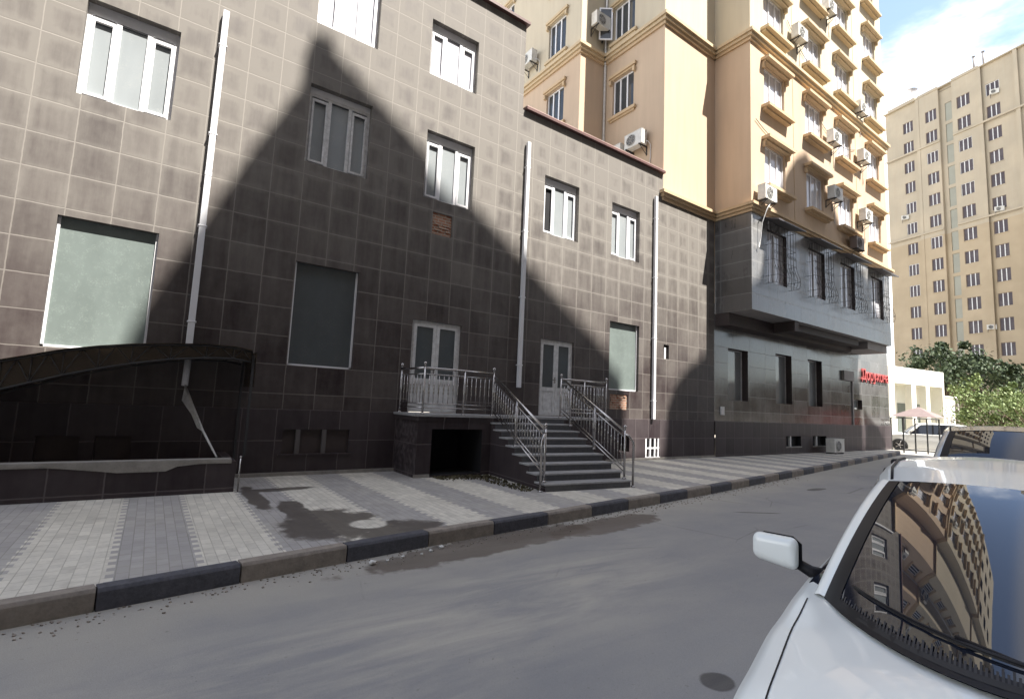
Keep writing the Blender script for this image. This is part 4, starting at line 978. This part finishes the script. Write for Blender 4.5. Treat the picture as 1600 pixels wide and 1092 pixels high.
    for (ra, rb) in zip(rt, rt[1:]):
        for k in range(6):
            u, v, ze, zc_ = [lerp(p, q, k/6) for p, q in zip(ra, rb)]; fd = (1-(u-rt[0][0])/(rt[-1][0]-rt[0][0]))**1.5
            rows_.append([T(p[0], p[1], p[2]) for p in edge(u, v, ze, u+bw*fd, zc_)])
    u, v, ze, zc_ = rt[-1]; rows_.append([T(*p) for p in edge(u, v, ze, u, zc_)])
    mb = MB(); grid(mb, rows_, paint); ro = mb.build('roof', r_)
    mb = MB()
    for s_ in (-1, 1): mb.tube([Vector(T(u+.02, s_*(v-.02), ze+.012)) for (u, v, ze, zc_) in rt], .009, BLK, 5)
    mb.build('roof_seam', ro)
    # A pillars: painted strip outboard of the glass, following it
    b0 = G['ws_bottom']; t0 = G['ws_top']
    for s_ in (-1, 1):
        rows2 = []; mb = MB()
        for i in range(13):
            t_ = i/12; bb = .045*4*t_*(1-t_)
            gu, gv, gz = lerp(b0[0], t0[0], t_)-bb*.3, lerp(b0[1], t0[1], t_), lerp(b0[2], t0[2], t_)+bb
            rows2.append([T(gu-.006, s_*(gv-.015), gz+.004), T(gu+.0, s_*(gv+.02), gz+.012), T(gu+.05, s_*(gv+.055), gz-.01), T(gu+.10, s_*(gv+.075), gz-.05)])
        grid(mb, rows2, paint); mb.build('front_pillar', r_)
    # side glass + rails
    for s_ in (-1, 1):
        mb = MB(); rows2 = []
        for (u, v, ze, zc_) in rt:
            wb, = interp(body['hw'], u); zb_, = interp(body['zb'], u)
            rows2.append([T(u, s_*(v+.0), ze), T(u, s_*(v+.05), ze-.05)])
        grid(mb, rows2, paint); mb.build('roof_rail', r_)
        mb = MB(); rows2 = [[T(b0[0]+.1, s_*(b0[1]+.07), b0[2]-.06)]*2]
        for i in range(1, 8):
            t_ = i/7; gu = lerp(b0[0], t0[0], t_)+.1; gv = lerp(b0[1], t0[1], t_)+.07; gz = lerp(b0[2], t0[2], t_)-.05
            wb, = interp(body['hw'], gu); zb_, = interp(body['zb'], gu); rows2.append([T(gu, s_*wb*.93, zb_-.01), T(gu, s_*gv, gz)])
        for (u, v, ze, zc_) in rt[1:]:
            wb, = interp(body['hw'], u); zb_, = interp(body['zb'], u); rows2.append([T(u, s_*wb*.93, zb_-.01), T(u, s_*(v+.05), ze-.05)])
        grid(mb, rows2, CGL); mb.build('side_window', r_)
        mb = MB()
        for pu in G['pillars']:
            zr = interp([(a, c_) for a, b_, c_, d_ in rt], pu)[0]; vr = interp([(a, b_) for a, b_, c_, d_ in rt], pu)[0]; wb, = interp(body['hw'], pu); zb_, = interp(body['zb'], pu)
            mb.add([T(pu-.04, s_*(wb*.93+.006), zb_), T(pu+.05, s_*(wb*.93+.006), zb_), T(pu+.05, s_*(vr+.057), zr-.05), T(pu-.03, s_*(vr+.057), zr-.05)], [(0, 1, 2, 3)], BLK)
        mb.build('side_pillar', r_)
    lr = rt[-1]; e2 = edge(lr[0], lr[1], lr[2], lr[0]+.0, lr[3]); e3 = edge(*G['rear_bottom'])
    mb = MB(); grid(mb, between(e2, e3, .03), CGL); mb.build('rear_window', r_)
    if mirror:
        for s_ in (-1, 1):
            u0, v0, z0 = G['mirror']; mb = MB()
            X0, X1 = u0-.085, u0+.02; yi, yo = v0-.125, v0+.125
            q = [(X0+.015, yi, z0-.075), (X0+.03, yo, z0-.05), (X0+.03, yo, z0+.09), (X0+.015, yi, z0+.095), (X1, yi, z0-.095), (X1+.01, yo, z0-.065), (X1+.01, yo, z0+.10), (X1, yi, z0+.10)]
            mb.add([T(x_, s_*y_, z_) for x_, y_, z_ in q], [(0, 1, 2, 3), (4, 7, 6, 5), (0, 4, 5, 1), (3, 2, 6, 7), (0, 3, 7, 4), (1, 5, 6, 2)], mirror_mat or paint, True)
            mo = mb.build('mirror', r_, bevel=.045); mo.modifiers[0].segments = 6; mo.modifiers[0].limit_method = 'NONE'
            mb = MB(); mb.add([T(X1+.004+.01*k, s_*y_, z_) for k in (0, 1) for y_, z_ in ((yi-.006, z0-.075), (yi+.03, z0-.09), (yo-.05, z0-.065), (yo, z0-.02), (yo, z0+.06), (yo-.05, z0+.095), (yi+.04, z0+.096), (yi-.006, z0+.06))], [tuple(range(8)), tuple(range(8, 16))]+[(k, (k+1) % 8, 8+(k+1) % 8, 8+k) for k in range(8)], BLK); mb.build('mirror_rim', mo)
            mb = MB(); mb.tube([T(u0+.03, s_*(v0-.10), z0-.05), T(u0+.045, s_*(v0-.17), z0-.085), T(u0+.06, s_*(v0-.24), z0-.10)], [.03, .035, .045], BLK, 8); mb.build('mirror_arm', mo)
            mb = MB(); mb.box(0, 0, 0, 0, 0, 0, BLK) if False else None
            vs = [T(u0+.032, v0*s_+s_*.11*math.cos(k*math.pi/8)*(1), z0+.08*math.sin(k*math.pi/8)) for k in range(16)]
            mb.add(vs, [tuple(range(16))], CGL); mb.build('mirror_glass', mo)
    if wipers:
        mb = MB()
        for (ua, va, ub, vb, sw) in wipers:
            def onglass(t_, v):
                q = abs(v/b0[1])**2; bu, bz = lerp(b0[3], b0[0], q), lerp(b0[4], b0[2], q); q2 = abs(v/t0[1])**2 if abs(v) < t0[1] else 1
                tu, tz = lerp(t0[3], t0[0], q2), lerp(t0[4], t0[2], q2); bb = .045*4*t_*(1-t_); return Vector(T(lerp(bu, tu, t_)-bb*.3, v, lerp(bz, tz, t_)+bb+.018))
            pts = [onglass(lerp(ua, ub, k/10), lerp(va, vb, k/10)) for k in range(11)]
            mb.tube(pts, .006, BLK, 6); mb.tube([p-Vector((0, 0, .008)) for p in pts], .004, RUB, 5)
            piv = onglass(-.03, sw); mid = pts[5]+Vector((0, 0, .012)); mb.tube([piv, (piv+mid)/2+Vector((0, 0, .015)), mid], [.012, .009, .006], BLK, 8)
        mb.build('wiper', r_)
        # cowl grille: dark slotted strip on the hood's rear edge
        mb = MB()
        def og(t_, v, up=.0055):
            q = abs(v/b0[1])**2; q2 = min(1, abs(v/t0[1])**2); bb = .045*4*t_*(1-t_)
            return Vector(T(lerp(lerp(b0[3], b0[0], q), lerp(t0[3], t0[0], q2), t_)-bb*.3, lerp(v, v*t0[1]/b0[1], t_), lerp(lerp(b0[4], b0[2], q), lerp(t0[4], t0[2], q2), t_)+bb+up))
        n_ = 90; vs = []; fs = []
        for k in range(n_):
            v = -.60+1.2*k/n_; o = len(vs)
            vs += [og(.035, v), og(.035, v+.007), og(.06+.012*(k % 2), v+.007), og(.06+.012*(k % 2), v)]; fs.append((o, o+1, o+2, o+3))
        strip = [og(.02, -.6+1.2*k/20) for k in range(21)]+[og(.036, .6-1.2*k/20) for k in range(21)]
        mb.add([og(.018, -.6+1.2*k/30, .005) for k in range(31)]+[og(.036, -.6+1.2*k/30, .005) for k in range(31)], [(k, k+1, 32+k, 31+k) for k in range(30)], RUB)
        mb.add(vs, fs, plain('cowl_dots', (.03, .03, .034), .7))
        mb.build('cowl_grille', r_)
    # lamps and grille
    for s_ in (-1, 1):
        w_, = interp(body['hw'], .25); zb_, = interp(body['zb'], .25); mb = MB()
        rows2 = [[T(bow(.02+.18*i, w_*.9, wmax)+.0-.02, s_*(w_*(.72+.07*i)), z) for z in (zb_-.22, zb_-.08)] for i in range(4)]
        grid(mb, rows2, PANEB); mb.build('headlight', r_)
    # bonnet shut line
    mb = MB()
    for s_ in (-1, 1):
        pts = []
        for k in range(18):
            u = lerp(.35, G['ws_bottom'][0]-.03, k/17); w_, = interp(body['hw'], u); zb_, = interp(body['zb'], u); v = w_*.9*lerp(.88, .965, k/17)
            zc_, = interp(body['zc'], u); t_ = v/(w_*.9); pts.append(T(bow(u, v, wmax), s_*v, lerp(zc_, zb_+.005, t_**2.2)+.0005))
        mb.tube(pts, .0035, BLK, 4)
    mb.build('bonnet_seam', bo)
    return r_
CA = R(11)
cu = Vector((math.cos(CA), math.sin(CA), 0)); cv = Vector((-math.sin(CA), math.cos(CA), 0))
NOSE = 1.38
p0 = cu*NOSE + cv*(-.02); p0.z = -.17
wc_body = dict(hw=[(0, .70), (.25, .76), (.7, .81), (1.3, .845), (2.0, .865), (3.2, .87), (4.2, .84), (4.75, .74)],
               zb=[(0, .58), (.25, .70), (.8, .80), (1.3, .86), (1.7, .90), (2.2, .93), (3.5, .97), (4.5, .98), (4.75, .9)],
               zc=[(0, .66), (.25, .80), (.6, .89), (.92, .96), (1.3, .975), (1.9, .95), (3.5, .97), (4.4, 1.05), (4.75, .95)], zs=0)
wc_glass = dict(ws_bottom=(3.04-NOSE, .675, .92, 2.30-NOSE, .975), ws_top=(4.03-NOSE, .52, 1.435, 3.78-NOSE, 1.49),
                roof=[(4.03-NOSE, .52, 1.44, 1.49), (4.4-NOSE, .56, 1.485, 1.545), (4.9-NOSE, .58, 1.51, 1.575), (5.3-NOSE, .585, 1.505, 1.575), (5.6-NOSE, .57, 1.46, 1.53)],
                side=[0], pillars=(3.45, 4.05), rear_bottom=(4.66, .6, 1.02, 4.72, 1.06), mirror=(1.99, .99, 1.02))
build_car('white_car', tuple(p0), CA, 'white car nearest the camera with the tower reflected in its windscreen', CP, wc_body, wc_glass, ((.85, .31), (3.75, .31)), 4.75,
          wipers=((.13, .52, .07, -.22, -.32), (.05, -.30, .10, -.62, -.60)))
sv_body = dict(hw=[(0, .78), (.3, .86), (1, .92), (3, .93), (4.4, .88), (4.7, .82)], zb=[(0, .8), (.3, .95), (1, 1.05), (2, 1.1), (4.4, 1.1), (4.7, 1.0)],
               zc=[(0, .9), (.3, 1.05), (.9, 1.13), (1.4, 1.14), (2, 1.1), (4.4, 1.1), (4.7, 1.0)], zs=0)
sv_glass = dict(ws_bottom=(1.35, .76, 1.12, 1.12, 1.15), ws_top=(1.95, .62, 1.70, 1.85, 1.745), roof=[(1.95, .62, 1.71, 1.75), (2.6, .65, 1.76, 1.81), (3.6, .65, 1.76, 1.81), (4.2, .62, 1.68, 1.74)],
                side=[0], pillars=(2.6, 3.6), rear_bottom=(4.6, .7, 1.15, 4.65, 1.18), mirror=(1.5, 1.1, 1.2))
p1_ = cu*7.35 + cv*(-.17); p1_.z = -.17
build_car('silver_suv', tuple(p1_), CA, 'silver SUV with dark windscreen parked behind the white car', SILV, sv_body, sv_glass, ((.95, .36), (3.75, .36)), 4.7, mirror_mat=BLK)
p2_ = Vector((39.35, 13.1, -.2))
build_car('white_hatchback', tuple(p2_), R(-74.4), 'white car seen side on behind the steel fence', CPW, sv_body, sv_glass, ((.95, .36), (3.75, .36)), 4.7)

# ============================================================ LITTER AND WEEDS
rn = random.Random(11)
LIT = plain('litter_paper', (.7, .7, .68), .8)
for k, (x_, y_, s_) in enumerate(((2.16, 5.52, .045), (2.55, 5.60, .025), (2.35, 5.56, .02), (2.95, 5.68, .025), (3.12, 5.74, .035), (2.8, 5.62, .018))):
    mb = MB(); c = Vector((x_, y_, -.17+s_*.5)); mb.ball(c, s_, LIT, 7, 5, (1, .8, .6)); mb.v = [tuple(Vector(v)+Vector((rn.gauss(0, s_*.18), rn.gauss(0, s_*.18), rn.gauss(0, s_*.12)))) for v in mb.v]
    o = mb.build('litter'); tag(o, 'crumpled white scrap of litter in the gutter by the dark kerb stone', 'litter', 'litter scraps in the gutter')
mb = MB(); vs = []; fs = []
for k in range(650):
    if rn.random() < .6: x_ = rn.uniform(5.1, 6.4); y_ = YF-.05-abs(rn.gauss(0, .22))-max(0, (x_-5.6))*.5*rn.random()
    else: x_ = rn.uniform(5.9, 6.35); y_ = rn.uniform(7.8, 9.8)
    hgt = rn.uniform(.01, .05); a_ = rn.uniform(0, 6.28); p = Vector((x_, y_, 0)); d = Vector((math.cos(a_), math.sin(a_), 0))*rn.uniform(.01, .03)
    o = len(vs); vs += [p-d, p+d, p+d+Vector((d.y, -d.x, hgt)), p-d+Vector((d.y, -d.x, hgt))]; fs.append((o, o+1, o+2, o+3))
mb.add(vs, fs, plain('dry_leaves', (.075, .065, .035), .9, var=.4, scale=20)); o = mb.build('dead_leaves')
gm = MB(); GRIT = plain('grit_stone', (.24, .21, .18), .9, var=.4, scale=30)
for k in range(900):
    x_ = rn.uniform(-1.5, 16); y_ = kerbY(x_)-.02-abs(rn.gauss(0, .16)); s_ = rn.uniform(.003, .011)
    p = Vector((x_, y_, -.17+s_*.4)); a_ = rn.uniform(0, 3); gm.obox(p, Vector((math.cos(a_), math.sin(a_), 0))*s_, Vector((-math.sin(a_), math.cos(a_), .3))*s_*.7, Vector((0, 0, s_*.6)), GRIT)
tag(gm.build('gutter_grit'), kind='stuff', label='fine grit and gravel lying along the kerb', cat='grit'); tag(o, kind='stuff', label='scattered dead leaves and weeds beside the stairs', cat='leaves')

# ============================================================ BUILDINGS ACROSS THE STREET (behind the camera, they throw the shadows)
def unproject(x_, y0, z_, H):      # roof point at height H whose shadow falls on (x_, y0, z_)
    k = (H-z_)/(-sdir.z); return (x_-sdir.x*k, y0-sdir.y*k)
HA = 43.0
pa = [unproject(12.46, 11.2, 2.9, HA), unproject(2.56, 11.2, 9.5, HA), unproject(1.26, 11.2, 6.75, HA), unproject(-.25, 11.2, 3.2, HA)]
lx, ly = pa[-1]; pa += [(lx-2.2, ly-16), (pa[0][0]-3, ly-18)]
def opposite(name, poly, H, label):
    r_ = thing(name, (poly[0][0], poly[0][1], -.2), label, 'apartment building')
    mb = MB(); mb.prism(poly, -.2, H, OPP, CONC); mb.build('wall', r_)
    wn = MB()
    for i in range(len(poly)):
        a = Vector((*poly[i], 0)); b = Vector((*poly[(i+1) % len(poly)], 0)); d = b-a; Ln = d.length
        if Ln < 4: continue
        d.normalize(); cen = Vector((sum(p[0] for p in poly)/len(poly), sum(p[1] for p in poly)/len(poly), 0)); n_ = Vector((-d.y, d.x, 0))
        if n_.dot((a+b)/2-cen) < 0: n_ = -n_
        k = 1.2
        while k+1.4 < Ln:
            for f_ in range(int(H/3)-1):
                c = a+d*(k+.7)+n_*.02+Vector((0, 0, 1.9+f_*3)); wn.obox(c, d*.7, n_*.04, Vector((0, 0, .75)), DPANE)
            k += 3.1
    wn.build('windows', r_); return r_
pa_ob = opposite('shaded_apartment_block', pa, HA, 'apartment block across the street whose roof corner shades the tiled facade')
mb = MB(); x_, y_ = unproject(2.56, 11.2, 9.6, HA); mb.box(x_-.3, x_+.15, y_-.7, y_-.25, HA+.01, HA+.55, OPP); mb.build('roof_hut', pa_ob)
HB = 43.0
pb = [unproject(x_, y_, z_, HB) for x_, y_, z_ in ((30.9, 11.2, 3.7), (26.34, 9.7, 9.5), (23.72, 9.7, 11.85), (21.9, 9.7, 12.95), (21.1, 9.7, 12.5), (20.3, 9.7, 11.6), (19.7, 9.7, 10.7), (18.68, 9.7, 8.95), (18.1, 9.7, 6.8))]
pb += [unproject(x_, 11.2, z_, HB) for x_, z_ in ((15.9, 3.3), (15.2, 2.75), (14.62, 1.6), (14.5, .3))]
pb += [(pb[-1][0], pb[-1][1]-14), (pb[0][0], pb[-1][1]-14)]
opposite('corner_apartment_block', pb, HB, 'apartment block across the street that shades the granite base')
HL = 30.0
plw = [unproject(-45, 11.2, 1.6, HL), unproject(.3, 11.2, 1.6, HL), unproject(1.5, 11.2, .05, HL), unproject(31.3, 11.2, .05, HL), unproject(31.35, 11.2, 2.2, HL), unproject(33.0, 11.2, 1.3, HL), unproject(34.0, 11.2, .4, HL)]
plw += [(plw[-1][0], plw[-1][1]-6), (plw[0][0], plw[0][1]-6)]
opposite('long_lower_block', plw, HL, 'long lower block across the street behind the camera')
ks = thing('red_dummy', (57, 0, -.2), 'red painted box added out of view for its reflection in the granite', 'dummy')  # unseen red box, added only to give the granite its red reflection
mb = MB(); mb.box(53, 61, -1.2, 3.2, .2, 2.3, REDP); mb.box(52.8, 61.2, -1.4, 3.4, -.2, .2, CONC); mb.build('lower_box', ks)
mb = MB(); mb.box(53.2, 60.8, -1.0, 3.0, 2.3, 3.3, OPP); mb.build('upper_box', ks)
ls = thing('low_shop_row', (80, -8, -.2), 'low brown row of shops far along the street', 'building')
mb = MB(); mb.box(70, 120, -26, -2.5, -.2, 6.2, OPP); mb.box(69.8, 120.2, -26.2, -2.3, 6.2, 6.4, CONC); mb.build('wall', ls)
